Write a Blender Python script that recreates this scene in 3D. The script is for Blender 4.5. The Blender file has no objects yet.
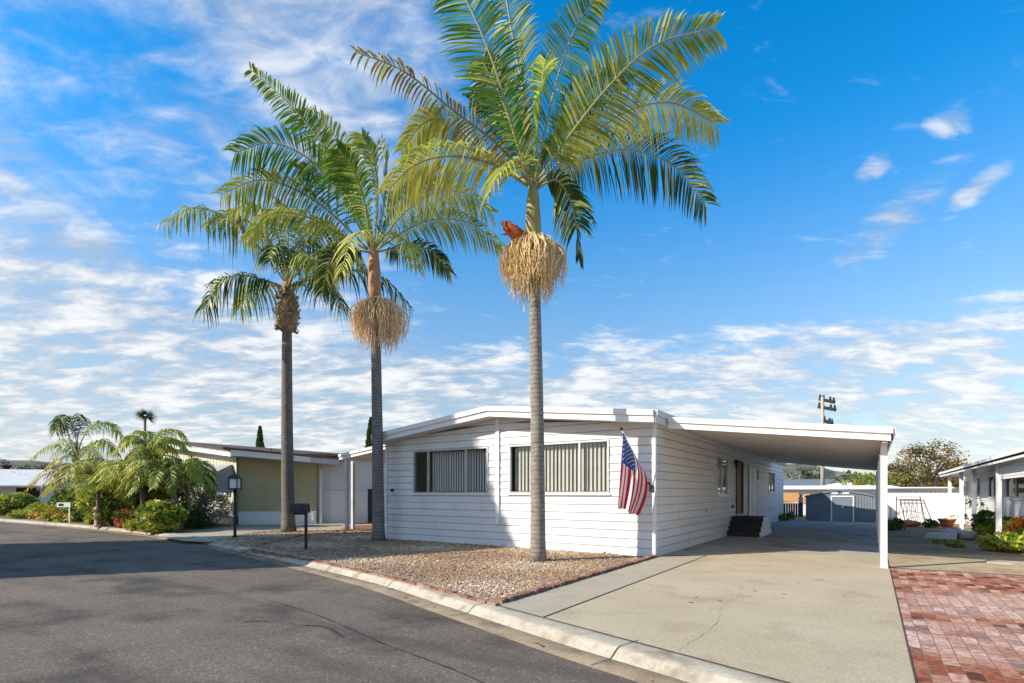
import bpy, math, random
import numpy as np
from mathutils import Vector, Matrix, Quaternion

SC = bpy.context.scene
COL = SC.collection
R = math.radians
F = 534.0; CXP = 512.0; HZ = 493.0; EYE = 1.6
TH = R(34.0); CT = math.cos(TH); ST = math.sin(TH)
CAMX, CAMY = 4.22, -12.23
PAD = 0.10                                   # level of the lots above the street

# ------------------------------------------------------------------ survey helpers
def cw(X, Y):                                # metres right / ahead of the tripod -> world
    return (CAMX + CT*X - ST*Y, CAMY + ST*X + CT*Y)
def gp(u, v, z=PAD):                         # point of the level z
    Y = F*(EYE - z)/(v - HZ); X = (u - CXP)/F*Y
    x, y = cw(X, Y); return Vector((x, y, z))
def px(u, v, Y):                             # point at distance Y
    X = (u - CXP)/F*Y; x, y = cw(X, Y)
    return Vector((x, y, EYE + (HZ - v)/F*Y))
def catmull(pts, n):
    P = [Vector(p) for p in pts]
    P = [P[0]*2 - P[1]] + P + [P[-1]*2 - P[-2]]
    out = []
    segs = len(P) - 3
    for i in range(n + 1):
        t = i/n*segs; k = min(int(t), segs - 1); f = t - k
        a, b, c, d = P[k:k+4]
        out.append(0.5*((2*b) + (c - a)*f + (2*a - 5*b + 4*c - d)*f*f + (-a + 3*b - 3*c + d)*f**3))
    return out

# ------------------------------------------------------------------ mesh builder
class MB:
    def __init__(s): s.v = []; s.f = []; s.m = []; s.sm = []
    def add(s, vs, fs, mi=0, smooth=False):
        o = len(s.v); s.v += [tuple(p) for p in vs]
        for f in fs: s.f.append(tuple(o + i for i in f)); s.m.append(mi); s.sm.append(smooth)
        return s
    def quad(s, a, b, c, d, mi=0): return s.add([a, b, c, d], [(0, 1, 2, 3)], mi)
    def box(s, x0, y0, z0, x1, y1, z1, mi=0):
        v = [(x0,y0,z0),(x1,y0,z0),(x1,y1,z0),(x0,y1,z0),(x0,y0,z1),(x1,y0,z1),(x1,y1,z1),(x0,y1,z1)]
        return s.add(v, [(3,2,1,0),(4,5,6,7),(0,1,5,4),(1,2,6,5),(2,3,7,6),(3,0,4,7)], mi)
    def bar(s, a, b, w, h, up=(0,0,1), mi=0):
        a = Vector(a); b = Vector(b); d = (b - a).normalized(); up = Vector(up)
        sd = d.cross(up)
        if sd.length < 1e-4: sd = d.cross(Vector((1,0,0)))
        sd.normalize(); u = sd.cross(d)
        vs = []
        for p in (a, b):
            for i, j in ((-1,-1),(1,-1),(1,1),(-1,1)): vs.append(p + sd*(i*w/2) + u*(j*h/2))
        return s.add(vs, [(3,2,1,0),(4,5,6,7),(0,1,5,4),(1,2,6,5),(2,3,7,6),(3,0,4,7)], mi)
    def tube(s, path, rad, n=8, mi=0, cap=True, smooth=True):
        path = [Vector(p) for p in path]; k = len(path)
        if not hasattr(rad, '__len__'): rad = [rad]*k
        vs = []; ref = None
        for i, p in enumerate(path):
            d = (path[min(i+1, k-1)] - path[max(i-1, 0)])
            if d.length < 1e-9: d = Vector((0,0,1))
            d.normalize()
            if ref is None: ref = Vector((0,0,1)) if abs(d.z) < .9 else Vector((1,0,0))
            sd = d.cross(ref).normalized(); up = sd.cross(d); ref = up
            for j in range(n):
                a = 2*math.pi*j/n
                vs.append(p + (sd*math.cos(a) + up*math.sin(a))*rad[i])
        fs = []
        for i in range(k-1):
            for j in range(n):
                fs.append((i*n+j, i*n+(j+1) % n, (i+1)*n+(j+1) % n, (i+1)*n+j))
        if cap: fs += [tuple(range(n-1, -1, -1)), tuple((k-1)*n+j for j in range(n))]
        return s.add(vs, fs, mi, smooth)
    def lathe(s, prof, c=(0,0,0), n=16, mi=0, smooth=True):
        vs = []; c = Vector(c)
        for r, z in prof:
            for j in range(n):
                a = 2*math.pi*j/n; vs.append(c + Vector((r*math.cos(a), r*math.sin(a), z)))
        fs = [(i*n+j, i*n+(j+1) % n, (i+1)*n+(j+1) % n, (i+1)*n+j) for i in range(len(prof)-1) for j in range(n)]
        fs += [tuple(range(n-1, -1, -1)), tuple((len(prof)-1)*n+j for j in range(n))]
        return s.add(vs, fs, mi, smooth)
    def prism(s, poly, z0, z1, mi=0):
        n = len(poly); vs = [(p[0], p[1], z0) for p in poly] + [(p[0], p[1], z1) for p in poly]
        fs = [tuple(range(n-1, -1, -1)), tuple(range(n, 2*n))] + [(i, (i+1) % n, n+(i+1) % n, n+i) for i in range(n)]
        return s.add(vs, fs, mi)
    def extrude(s, prof, axis, a0, a1, mi=0):   # prof in the two other axes, extruded along 'x' or 'y'
        n = len(prof); mk = (lambda a, p: (a, p[0], p[1])) if axis == 'x' else (lambda a, p: (p[0], a, p[1]))
        vs = [mk(a0, p) for p in prof] + [mk(a1, p) for p in prof]
        fs = [tuple(range(n-1, -1, -1)), tuple(range(n, 2*n))] + [(i, (i+1) % n, n+(i+1) % n, n+i) for i in range(n)]
        return s.add(vs, fs, mi)
    def ico(s, c, r, seed=0, jit=.15, mi=0, sub=1, smooth=False):
        vs, fs = ICO[sub]; rnd = random.Random(seed)
        r = r if hasattr(r, '__len__') else (r, r, r)
        return s.add([(c[0]+p[0]*r[0]*(1+rnd.uniform(-jit, jit)), c[1]+p[1]*r[1]*(1+rnd.uniform(-jit, jit)),
                       c[2]+p[2]*r[2]*(1+rnd.uniform(-jit, jit))) for p in vs], fs, mi, smooth)
    def build(s, name, mats, parent=None, world=False, fix=False):
        me = bpy.data.meshes.new(name)
        vs = s.v
        if world and parent is not None:
            inv = rootmat(parent).inverted(); vs = [tuple(inv @ Vector(p)) for p in vs]
        me.from_pydata(vs, [], s.f)
        if not isinstance(mats, (list, tuple)): mats = [mats]
        for m in mats: me.materials.append(m)
        me.polygons.foreach_set('material_index', s.m)
        me.polygons.foreach_set('use_smooth', s.sm)
        if fix:
            import bmesh
            b = bmesh.new(); b.from_mesh(me); bmesh.ops.recalc_face_normals(b, faces=b.faces); b.to_mesh(me); b.free()
        me.update()
        o = bpy.data.objects.new(name, me); COL.objects.link(o)
        if parent is not None: o.parent = parent
        return o

def _ico():
    t = (1+5**.5)/2
    v = [Vector(p).normalized() for p in [(-1,t,0),(1,t,0),(-1,-t,0),(1,-t,0),(0,-1,t),(0,1,t),(0,-1,-t),(0,1,-t),(t,0,-1),(t,0,1),(-t,0,-1),(-t,0,1)]]
    f = [(0,11,5),(0,5,1),(0,1,7),(0,7,10),(0,10,11),(1,5,9),(5,11,4),(11,10,2),(10,7,6),(7,1,8),(3,9,4),(3,4,2),(3,2,6),(3,6,8),(3,8,9),(4,9,5),(2,4,11),(6,2,10),(8,6,7),(9,8,1)]
    res = {0: (v, f)}
    for lv in (1, 2):
        nv = list(v); nf = []; cache = {}
        def mid(a, b):
            k = (min(a, b), max(a, b))
            if k not in cache: nv.append(((nv[a]+nv[b])/2).normalized()); cache[k] = len(nv)-1
            return cache[k]
        for a, b, c in f:
            x, y, z = mid(a, b), mid(b, c), mid(c, a)
            nf += [(a,x,z),(b,y,x),(c,z,y),(x,y,z)]
        v, f = nv, nf; res[lv] = (v, f)
    return res
ICO = _ico()

def rootmat(o):
    while o.parent is not None: o = o.parent
    return Matrix.Translation(o.location) @ o.rotation_euler.to_matrix().to_4x4()
def tag(o, label=None, cat=None, group=None, kind=None):
    if label: o['label'] = label
    if cat: o['category'] = cat
    if group: o['group'] = group
    if kind: o['kind'] = kind
    return o
def thing(name, label, cat, loc=(0,0,0), rz=0, group=None):
    o = bpy.data.objects.new(name, None); COL.objects.link(o)
    o.empty_display_size = .2; o.location = loc; o.rotation_euler = (0, 0, rz)
    return tag(o, label, cat, group)
def copy_tree(o, parent=None):
    c = o.copy(); COL.objects.link(c)
    if parent is not None: c.parent = parent
    for ch in list(o.children): copy_tree(ch, c)
    return c

# ------------------------------------------------------------------ materials
def mat(name, c1, c2=None, scale=3.0, rough=.8, bump=0.0, bscale=40.0, spec=.3, detail=6, c3=None, s3=60, f3=.5,
        metal=0, trans=0.0, lo=.35, hi=.65, stretch=None, fine=0.0, fs=28, tcol=None):
    m = bpy.data.materials.new(name); m.use_nodes = True
    nt = m.node_tree; N = nt.nodes; L = nt.links; N.clear()
    out = N.new('ShaderNodeOutputMaterial'); b = N.new('ShaderNodeBsdfPrincipled')
    b.inputs['Roughness'].default_value = rough; b.inputs['Metallic'].default_value = metal
    b.inputs['Specular IOR Level'].default_value = spec
    tc = N.new('ShaderNodeTexCoord'); vec = tc.outputs['Object']
    if stretch:
        mp = N.new('ShaderNodeMapping'); mp.inputs['Scale'].default_value = stretch
        L.new(vec, mp.inputs['Vector']); vec = mp.outputs['Vector']
    def noise(s, d=detail, r=.6):
        n = N.new('ShaderNodeTexNoise'); n.inputs['Scale'].default_value = s; n.inputs['Detail'].default_value = d
        n.inputs['Roughness'].default_value = r; L.new(vec, n.inputs['Vector']); return n
    col = None
    if c2 is None:
        b.inputs['Base Color'].default_value = (*c1, 1)
    else:
        n = noise(scale); rp = N.new('ShaderNodeValToRGB')
        rp.color_ramp.elements[0].position = lo; rp.color_ramp.elements[0].color = (*c1, 1)
        rp.color_ramp.elements[1].position = hi; rp.color_ramp.elements[1].color = (*c2, 1)
        L.new(n.outputs['Fac'], rp.inputs['Fac']); col = rp.outputs['Color']
        if c3 is not None:
            n3 = noise(s3, 4); r3 = N.new('ShaderNodeValToRGB')
            r3.color_ramp.elements[0].position = .5; r3.color_ramp.elements[1].position = .68
            L.new(n3.outputs['Fac'], r3.inputs['Fac'])
            mu = N.new('ShaderNodeMath'); mu.operation = 'MULTIPLY'; mu.inputs[1].default_value = f3
            L.new(r3.outputs['Color'], mu.inputs[0])
            mx = N.new('ShaderNodeMix'); mx.data_type = 'RGBA'; L.new(mu.outputs[0], mx.inputs['Factor'])
            L.new(col, mx.inputs['A']); mx.inputs['B'].default_value = (*c3, 1); col = mx.outputs['Result']
        if fine:
            nf = noise(fs, 3, .7); rf = N.new('ShaderNodeValToRGB')
            rf.color_ramp.elements[0].position = .3; rf.color_ramp.elements[0].color = (1-fine,)*3+(1,)
            rf.color_ramp.elements[1].position = .7; rf.color_ramp.elements[1].color = (1+fine*.8,)*3+(1,)
            L.new(nf.outputs['Fac'], rf.inputs['Fac'])
            mf = N.new('ShaderNodeMix'); mf.data_type = 'RGBA'; mf.blend_type = 'MULTIPLY'; mf.inputs['Factor'].default_value = 1
            L.new(col, mf.inputs['A']); L.new(rf.outputs['Color'], mf.inputs['B']); col = mf.outputs['Result']
        L.new(col, b.inputs['Base Color'])
    if bump:
        nb = noise(bscale, 5, .65); bp = N.new('ShaderNodeBump'); bp.inputs['Strength'].default_value = bump
        bp.inputs['Distance'].default_value = .02
        L.new(nb.outputs['Fac'], bp.inputs['Height']); L.new(bp.outputs['Normal'], b.inputs['Normal'])
    sh = b.outputs[0]
    if trans:
        t = N.new('ShaderNodeBsdfTranslucent')
        if tcol: t.inputs['Color'].default_value = (*tcol, 1)
        elif col is not None: L.new(col, t.inputs['Color'])
        else: t.inputs['Color'].default_value = (*c1, 1)
        ms = N.new('ShaderNodeMixShader'); ms.inputs['Fac'].default_value = trans
        L.new(b.outputs[0], ms.inputs[1]); L.new(t.outputs[0], ms.inputs[2]); sh = ms.outputs[0]
    L.new(sh, out.inputs['Surface'])
    return m

def mat_glass(name, tint=(.85,.9,.9), refl=1.0):
    m = bpy.data.materials.new(name); m.use_nodes = True; nt = m.node_tree; N = nt.nodes; L = nt.links; N.clear()
    out = N.new('ShaderNodeOutputMaterial'); t = N.new('ShaderNodeBsdfTransparent'); t.inputs['Color'].default_value = (*tint, 1)
    g = N.new('ShaderNodeBsdfGlossy'); g.inputs['Roughness'].default_value = .03
    # thin sheet: the same reflectance from both sides
    fr = N.new('ShaderNodeLayerWeight'); pw = N.new('ShaderNodeMath'); pw.operation = 'POWER'; pw.inputs[1].default_value = 4.5
    L.new(fr.outputs['Facing'], pw.inputs[0])
    ad = N.new('ShaderNodeMath'); ad.operation = 'MULTIPLY_ADD'; ad.inputs[1].default_value = .9; ad.inputs[2].default_value = .085; L.new(pw.outputs[0], ad.inputs[0])
    mu = N.new('ShaderNodeMath'); mu.operation = 'MULTIPLY'; mu.inputs[1].default_value = refl; mu.use_clamp = True
    L.new(ad.outputs[0], mu.inputs[0])
    nz = N.new('ShaderNodeTexNoise'); nz.inputs['Scale'].default_value = 1.5
    bp = N.new('ShaderNodeBump'); bp.inputs['Strength'].default_value = .05; L.new(nz.outputs['Fac'], bp.inputs['Height'])
    L.new(bp.outputs[0], g.inputs['Normal'])
    ms = N.new('ShaderNodeMixShader'); L.new(mu.outputs[0], ms.inputs['Fac'])
    L.new(t.outputs[0], ms.inputs[1]); L.new(g.outputs[0], ms.inputs[2]); L.new(ms.outputs[0], out.inputs['Surface'])
    return m

def mat_trunk(name, c1, c2, ring=9.0):
    m = mat(name, c1, c2, scale=5, rough=.9, bump=.6, bscale=22, lo=.3, hi=.7, c3=(.06,.05,.045), s3=14, f3=.45)
    nt = m.node_tree; N = nt.nodes; L = nt.links
    b = next(n for n in N if n.type == 'BSDF_PRINCIPLED')
    tc = next(n for n in N if n.type == 'TEX_COORD')
    w = N.new('ShaderNodeTexWave'); w.bands_direction = 'Z'; w.inputs['Scale'].default_value = ring/6.283*2.2
    w.inputs['Distortion'].default_value = 2.5; w.inputs['Detail'].default_value = 3; w.inputs['Detail Scale'].default_value = 1.4
    L.new(tc.outputs['Object'], w.inputs['Vector'])
    old = b.inputs['Base Color'].links[0].from_socket
    rp = N.new('ShaderNodeValToRGB'); rp.color_ramp.elements[0].position = .05; rp.color_ramp.elements[0].color = (.62,.6,.58,1)
    rp.color_ramp.elements[1].position = .3; rp.color_ramp.elements[1].color = (1,1,1,1)
    L.new(w.outputs['Fac'], rp.inputs['Fac'])
    mx = N.new('ShaderNodeMix'); mx.data_type = 'RGBA'; mx.blend_type = 'MULTIPLY'; mx.inputs['Factor'].default_value = .8
    L.new(old, mx.inputs['A']); L.new(rp.outputs['Color'], mx.inputs['B']); L.new(mx.outputs['Result'], b.inputs['Base Color'])
    return m

def mat_brick(name):
    m = bpy.data.materials.new(name); m.use_nodes = True; nt = m.node_tree; N = nt.nodes; L = nt.links
    b = N['Principled BSDF']; b.inputs['Roughness'].default_value = .9; b.inputs['Specular IOR Level'].default_value = .15
    tc = N.new('ShaderNodeTexCoord')
    # slightly wavering courses, so the laid bricks are not ruler-straight
    nz = N.new('ShaderNodeTexNoise'); nz.inputs['Scale'].default_value = 1.4; nz.inputs['Detail'].default_value = 3
    L.new(tc.outputs['Object'], nz.inputs['Vector'])
    sb = N.new('ShaderNodeVectorMath'); sb.operation = 'MULTIPLY_ADD'; sb.inputs[1].default_value = (.045,.045,0)
    L.new(nz.outputs['Color'], sb.inputs[0]); L.new(tc.outputs['Object'], sb.inputs[2])
    rt_ = N.new('ShaderNodeMapping'); rt_.inputs['Rotation'].default_value = (0,0,R(90)); L.new(sb.outputs[0], rt_.inputs['Vector'])
    br = N.new('ShaderNodeTexBrick'); L.new(rt_.outputs[0], br.inputs['Vector'])
    br.inputs['Scale'].default_value = 1.0; br.inputs['Brick Width'].default_value = .25; br.inputs['Row Height'].default_value = .122
    br.inputs['Mortar Size'].default_value = .005; br.inputs['Mortar Smooth'].default_value = .2; br.inputs['Bias'].default_value = 0
    br.inputs['Color1'].default_value = (0,0,0,1); br.inputs['Color2'].default_value = (1,1,1,1); br.inputs['Mortar'].default_value = (.5,.5,.5,1)
    rp = N.new('ShaderNodeValToRGB'); e = rp.color_ramp.elements
    e[0].position = 0; e[0].color = (.10,.04,.03,1); e[1].position = 1; e[1].color = (.58,.36,.28,1)
    for p, c in ((.2,(.24,.075,.04,1)),(.42,(.39,.135,.07,1)),(.6,(.47,.22,.14,1)),(.74,(.30,.11,.07,1)),(.86,(.52,.32,.24,1))):
        q = e.new(p); q.color = c
    L.new(br.outputs['Color'], rp.inputs['Fac'])
    # worn pale film in broad patches
    n2 = N.new('ShaderNodeTexNoise'); n2.inputs['Scale'].default_value = .55; n2.inputs['Detail'].default_value = 7; n2.inputs['Roughness'].default_value = .65
    mp = N.new('ShaderNodeMapping'); mp.inputs['Scale'].default_value = (.45,1.5,1); mp.inputs['Location'].default_value = (0, 3.1, 0)
    L.new(tc.outputs['Object'], mp.inputs['Vector']); L.new(mp.outputs[0], n2.inputs['Vector'])
    r2 = N.new('ShaderNodeValToRGB'); r2.color_ramp.elements[0].position = .46; r2.color_ramp.elements[1].position = .62
    r2.color_ramp.elements[1].color = (.56,.56,.56,1)
    L.new(n2.outputs['Fac'], r2.inputs['Fac'])
    mx = N.new('ShaderNodeMix'); mx.data_type = 'RGBA'; L.new(r2.outputs['Color'], mx.inputs['Factor'])
    L.new(rp.outputs['Color'], mx.inputs['A']); mx.inputs['B'].default_value = (.70,.52,.44,1)
    n3 = N.new('ShaderNodeTexNoise'); n3.inputs['Scale'].default_value = 18; n3.inputs['Detail'].default_value = 5
    L.new(tc.outputs['Object'], n3.inputs['Vector'])
    r3 = N.new('ShaderNodeValToRGB'); r3.color_ramp.elements[0].position = .3; r3.color_ramp.elements[0].color = (.5,.48,.45,1)
    r3.color_ramp.elements[1].position = .6; r3.color_ramp.elements[1].color = (1.05,1.05,1.05,1); L.new(n3.outputs['Fac'], r3.inputs['Fac'])
    m2 = N.new('ShaderNodeMix'); m2.data_type = 'RGBA'; m2.blend_type = 'MULTIPLY'; m2.inputs['Factor'].default_value = 1
    L.new(mx.outputs['Result'], m2.inputs['A']); L.new(r3.outputs['Color'], m2.inputs['B'])
    m3 = N.new('ShaderNodeMix'); m3.data_type = 'RGBA'; L.new(br.outputs['Fac'], m3.inputs['Factor'])
    L.new(m2.outputs['Result'], m3.inputs['A']); m3.inputs['B'].default_value = (.26,.15,.10,1)
    L.new(m3.outputs['Result'], b.inputs['Base Color'])
    bp = N.new('ShaderNodeBump'); bp.inputs['Strength'].default_value = .6; bp.inputs['Distance'].default_value = .01; bp.invert = True
    L.new(br.outputs['Fac'], bp.inputs['Height']); L.new(bp.outputs[0], b.inputs['Normal'])
    return m

def mat_asphalt(name):
    m = mat(name, (.130,.108,.086), (.188,.160,.130), scale=.35, rough=.9, bump=.5, bscale=120, lo=.3, hi=.7, c3=(.045,.042,.04), s3=.8, f3=.7, spec=.25, detail=8)
    nt = m.node_tree; N = nt.nodes; L = nt.links
    b = next(n for n in N if n.type == 'BSDF_PRINCIPLED'); tc = next(n for n in N if n.type == 'TEX_COORD')
    old = b.inputs['Base Color'].links[0].from_socket
    # aggregate speckle
    v = N.new('ShaderNodeTexVoronoi'); v.inputs['Scale'].default_value = 55; L.new(tc.outputs['Object'], v.inputs['Vector'])
    sep = N.new('ShaderNodeSeparateColor'); L.new(v.outputs['Color'], sep.inputs[0])
    rp = N.new('ShaderNodeValToRGB'); e = rp.color_ramp.elements
    e[0].position = 0; e[0].color = (.62,.62,.62,1); e[1].position = 1; e[1].color = (2.1,2.0,1.85,1)
    q = e.new(.6); q.color = (1,1,1,1); q = e.new(.9); q.color = (1.25,1.22,1.2,1)
    L.new(sep.outputs[0], rp.inputs['Fac'])
    mx = N.new('ShaderNodeMix'); mx.data_type = 'RGBA'; mx.blend_type = 'MULTIPLY'; mx.inputs['Factor'].default_value = .75
    L.new(old, mx.inputs['A']); L.new(rp.outputs['Color'], mx.inputs['B'])
    # long dark rubber and oil drags along the street
    mp = N.new('ShaderNodeMapping'); mp.inputs['Rotation'].default_value = (0,0,R(-22)); mp.inputs['Scale'].default_value = (.26,1.5,1)
    L.new(tc.outputs['Object'], mp.inputs['Vector'])
    n = N.new('ShaderNodeTexNoise'); n.inputs['Scale'].default_value = 1.1; n.inputs['Detail'].default_value = 6; L.new(mp.outputs[0], n.inputs['Vector'])
    r2 = N.new('ShaderNodeValToRGB'); r2.color_ramp.elements[0].position = .5; r2.color_ramp.elements[1].position = .68
    r2.color_ramp.elements[1].color = (.42,.42,.42,1); L.new(n.outputs['Fac'], r2.inputs['Fac'])
    m2 = N.new('ShaderNodeMix'); m2.data_type = 'RGBA'; L.new(r2.outputs['Color'], m2.inputs['Factor'])
    L.new(mx.outputs['Result'], m2.inputs['A']); m2.inputs['B'].default_value = (.035,.034,.035,1)
    L.new(m2.outputs['Result'], b.inputs['Base Color'])
    return m

M = {}
M['asphalt'] = mat_asphalt('asphalt')
M['tar'] = mat('tar', (.025,.025,.026), (.05,.048,.046), 4, .7)
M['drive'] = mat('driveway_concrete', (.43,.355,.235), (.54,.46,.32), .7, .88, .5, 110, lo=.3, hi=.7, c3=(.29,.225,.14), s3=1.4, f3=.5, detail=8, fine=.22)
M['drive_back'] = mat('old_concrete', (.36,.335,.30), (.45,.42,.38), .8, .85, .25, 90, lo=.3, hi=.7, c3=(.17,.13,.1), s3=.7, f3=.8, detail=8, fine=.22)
M['walk'] = mat('walkway_concrete', (.37,.32,.235), (.45,.40,.30), 1.2, .88, .25, 90, c3=(.26,.22,.17), s3=1.2, f3=.45, detail=8, fine=.22)
M['kerb'] = mat('kerb_concrete', (.39,.345,.265), (.52,.47,.375), 1.6, .9, .4, 70, c3=(.22,.175,.125), s3=3.5, f3=.75, detail=9, fine=.22)
M['gutter'] = mat('gutter_concrete', (.19,.145,.10), (.29,.235,.165), 1.3, .9, .4, 70, c3=(.1,.085,.07), s3=2.5, f3=.7, detail=9, fine=.22)
M['joint'] = mat('joint_dirt', (.06,.05,.04), (.1,.085,.065), 6, .95)
M['dirt'] = mat('dirt', (.20,.145,.09), (.34,.26,.16), .8, .95, .8, 25, c3=(.13,.1,.07), s3=4, f3=.6, detail=9, fine=.22)
M['soil'] = mat('soil', (.10,.07,.045), (.2,.145,.09), 3, .95, .9, 25)
M['gravbed'] = mat('gravel_bed', (.26,.17,.10), (.42,.31,.2), 6, .95, .9, 30, c3=(.15,.11,.08), s3=18, f3=.6, fine=.22)
M['brick'] = mat_brick('paving_bricks')
M['edge'] = mat('edging_brick', (.20,.085,.055), (.30,.14,.09), 5, .9, .4, 60)
M['edge2'] = mat('edging_brick_pale', (.26,.15,.11), (.34,.22,.165), 5, .9, .4, 60)
M['white'] = mat('white_siding_paint', (.67,.67,.665), (.74,.74,.73), .8, .55, .12, 2.5, lo=.3, hi=.7, c3=(.56,.55,.52), s3=1.7, f3=.4, fine=.05, fs=14)
M['trim'] = mat('white_trim_paint', (.79,.79,.78), (.84,.84,.83), 2, .5)
M['panel'] = mat('white_roof_panel', (.66,.64,.605), (.73,.71,.68), .9, .5)
M['alu'] = mat('aluminium', (.55,.55,.54), (.62,.62,.61), 3, .4, metal=.6)
M['glass'] = mat_glass('window_glass', (.93,.95,.94), 1.5)
M['glassd'] = mat_glass('window_glass_dark', (.86,.88,.88), 1.0)
M['glassp'] = mat_glass('window_glass_plain', (.4,.42,.42), .35)
M['blind'] = mat('vertical_blind', (.60,.585,.5), (.68,.66,.58), 2, .7, trans=.15)
M['blind2'] = mat('shaded_blind', (.70,.69,.65), (.78,.77,.73), 2, .7)
M['dark'] = mat('dark_interior', (.03,.03,.03))
M['black'] = mat('black_metal', (.012,.012,.013), (.022,.022,.022), 6, .45)
M['char'] = mat('charcoal_paint', (.026,.028,.033), (.045,.047,.052), 4, .6)
M['door'] = mat('door_wood', (.16,.1,.06), (.26,.17,.1), 5, .6, stretch=(6,6,.6))
M['cream'] = mat('cream_siding', (.55,.51,.40), (.62,.58,.46), 1.2, .7)
M['beige'] = mat('beige_panel', (.46,.40,.23), (.54,.47,.29), 1.2, .7)
M['brown'] = mat('brown_roof', (.075,.045,.035), (.12,.075,.06), 3, .8)
M['gwhite'] = mat('greyed_white_panel', (.52,.52,.52), (.60,.6,.595), 1.5, .6, c3=(.42,.4,.38), s3=2, f3=.4)
M['shed'] = mat('shed_steel', (.16,.20,.23), (.21,.25,.28), 1.2, .5)
M['wood'] = mat('orange_wood', (.45,.22,.08), (.58,.32,.13), 3, .7, stretch=(1,1,8))
M['terra'] = mat('terracotta', (.45,.16,.07), (.55,.22,.1), 5, .8)
M['trunk'] = mat_trunk('palm_trunk', (.23,.20,.165), (.36,.32,.27))
M['trunk1'] = mat_trunk('shaded_palm_trunk', (.14,.12,.10), (.23,.2,.17))  # bark darkened to carry the shade on this trunk
M['trunk2'] = mat_trunk('shaded_grey_palm_trunk', (.16,.145,.135), (.25,.235,.22))  # likewise darker than the near trunk, shade put into the bark colour
M['trunkb'] = mat_trunk('small_palm_trunk', (.2,.14,.09), (.33,.25,.17), 20)
M['bark'] = mat('bark', (.10,.075,.055), (.2,.155,.115), 6, .9, .7, 20)
M['shaft'] = mat('green_crownshaft', (.30,.26,.07), (.42,.33,.12), 2, .5, stretch=(3,3,.4), c3=(.3,.19,.09), s3=5, f3=.5)
M['shafto'] = mat('orange_crownshaft', (.36,.18,.09), (.5,.28,.15), 2, .55, stretch=(3,3,.4))
M['boot'] = mat('palm_boots', (.20,.13,.075), (.42,.3,.18), 6, .9, .8, 20)
M['spathe'] = mat('spathe', (.28,.055,.02), (.5,.13,.04), 12, .75, bump=.5, bscale=30)
M['strand'] = mat('flower_strand', (.70,.50,.24), (.88,.70,.40), 9, .85)
M['strandy'] = mat('flower_strand_dull', (.60,.41,.19), (.78,.57,.29), 9, .85)
M['strand2'] = mat('flower_strand_pink', (.68,.43,.29), (.86,.62,.46), 9, .85)
M['rachis'] = mat('rachis', (.30,.30,.09), (.4,.36,.14), 4, .6)
def leafmat(n, a, b, t=.30, rough=.42, c3=None): return mat(n, a, b, 1.6, rough, spec=.17, trans=t, lo=.35, hi=.65, c3=c3, s3=5, f3=.6, detail=3)
M['leaf_g'] = leafmat('frond_green', (.08,.21,.018), (.22,.37,.045))
M['leaf_y'] = leafmat('frond_yellow_green_glint', (.36,.42,.055), (.62,.60,.14), c3=(.55,.42,.16))  # yellowing fronds, also painted sun highlights on leaflets of the others
M['leaf_w'] = mat('dwarf_palm_leaf', (.17,.26,.03), (.42,.45,.07), 1.6, .6, spec=.12, trans=.3, c3=(.5,.4,.1), s3=5, f3=.5, detail=3)
M['leaf_d'] = leafmat('frond_dark', (.035,.08,.022), (.09,.145,.036))  # naturally dark fronds, and inner ones with crown shade put into the colour
M['leaf_o'] = leafmat('frond_olive', (.17,.27,.025), (.42,.45,.075), c3=(.46,.36,.12))
M['leaf_b'] = leafmat('frond_browning', (.30,.20,.06), (.46,.31,.09), c3=(.16,.17,.035))
M['bush_g'] = leafmat('bush_green', (.11,.22,.025), (.30,.37,.055))
M['bush_y'] = leafmat('bush_yellow_green', (.30,.34,.04), (.56,.54,.09))
M['bush_o'] = leafmat('bush_orange', (.62,.17,.03), (.72,.40,.06))
M['bush_r'] = leafmat('bush_red', (.4,.06,.04), (.5,.2,.14))
M['bush_s'] = leafmat('bush_silver', (.22,.23,.16), (.42,.42,.33))
M['bush_d'] = leafmat('bush_dark', (.04,.085,.02), (.09,.15,.035))
M['tree_o'] = leafmat('autumn_leaves', (.20,.105,.025), (.36,.22,.05), c3=(.09,.085,.025))
M['tree_y'] = leafmat('lime_leaves', (.16,.19,.03), (.30,.30,.05))
M['tree_d'] = leafmat('dark_leaves', (.035,.05,.02), (.08,.1,.035))
M['tree_p'] = leafmat('purple_leaves', (.05,.025,.03), (.1,.05,.055))
M['cyp'] = leafmat('cypress_leaves', (.045,.085,.02), (.10,.15,.03))
M['stone1'] = mat('gravel_tan', (.36,.235,.135), (.52,.37,.23), 8, .9)
M['stone2'] = mat('gravel_pale', (.50,.43,.34), (.66,.59,.49), 8, .9)
M['stone3'] = mat('gravel_brown', (.22,.13,.08), (.36,.23,.14), 8, .9)
M['stone4'] = mat('gravel_grey', (.28,.26,.25), (.42,.4,.38), 8, .9)
M['red'] = mat('flag_red', (.50,.018,.04), (.56,.025,.05), 3, .8, trans=.25)
M['fwhite'] = mat('flag_white', (.76,.74,.72), (.8,.78,.76), 3, .8, trans=.25)
M['blue'] = mat('flag_blue', (.02,.05,.24), (.03,.075,.3), 3, .8, trans=.2)
M['lampglass'] = mat('frosted_lamp_glass', (.72,.78,.84), (.78,.83,.88), 3, .25)
M['groof'] = mat('grey_roof', (.30,.30,.31), (.4,.4,.4), 2, .8)
M['dgroof'] = mat('slate_roof', (.13,.15,.17), (.19,.21,.23), 2, .8)
M['hill'] = mat('hill_cover', (.07,.085,.055), (.16,.155,.115), .05, .95, c3=(.04,.055,.035), s3=.12, f3=.8, detail=9)
M['pole'] = mat('pole_wood', (.34,.29,.25), (.46,.41,.37), 3, .9, stretch=(5,5,.4))
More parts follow.
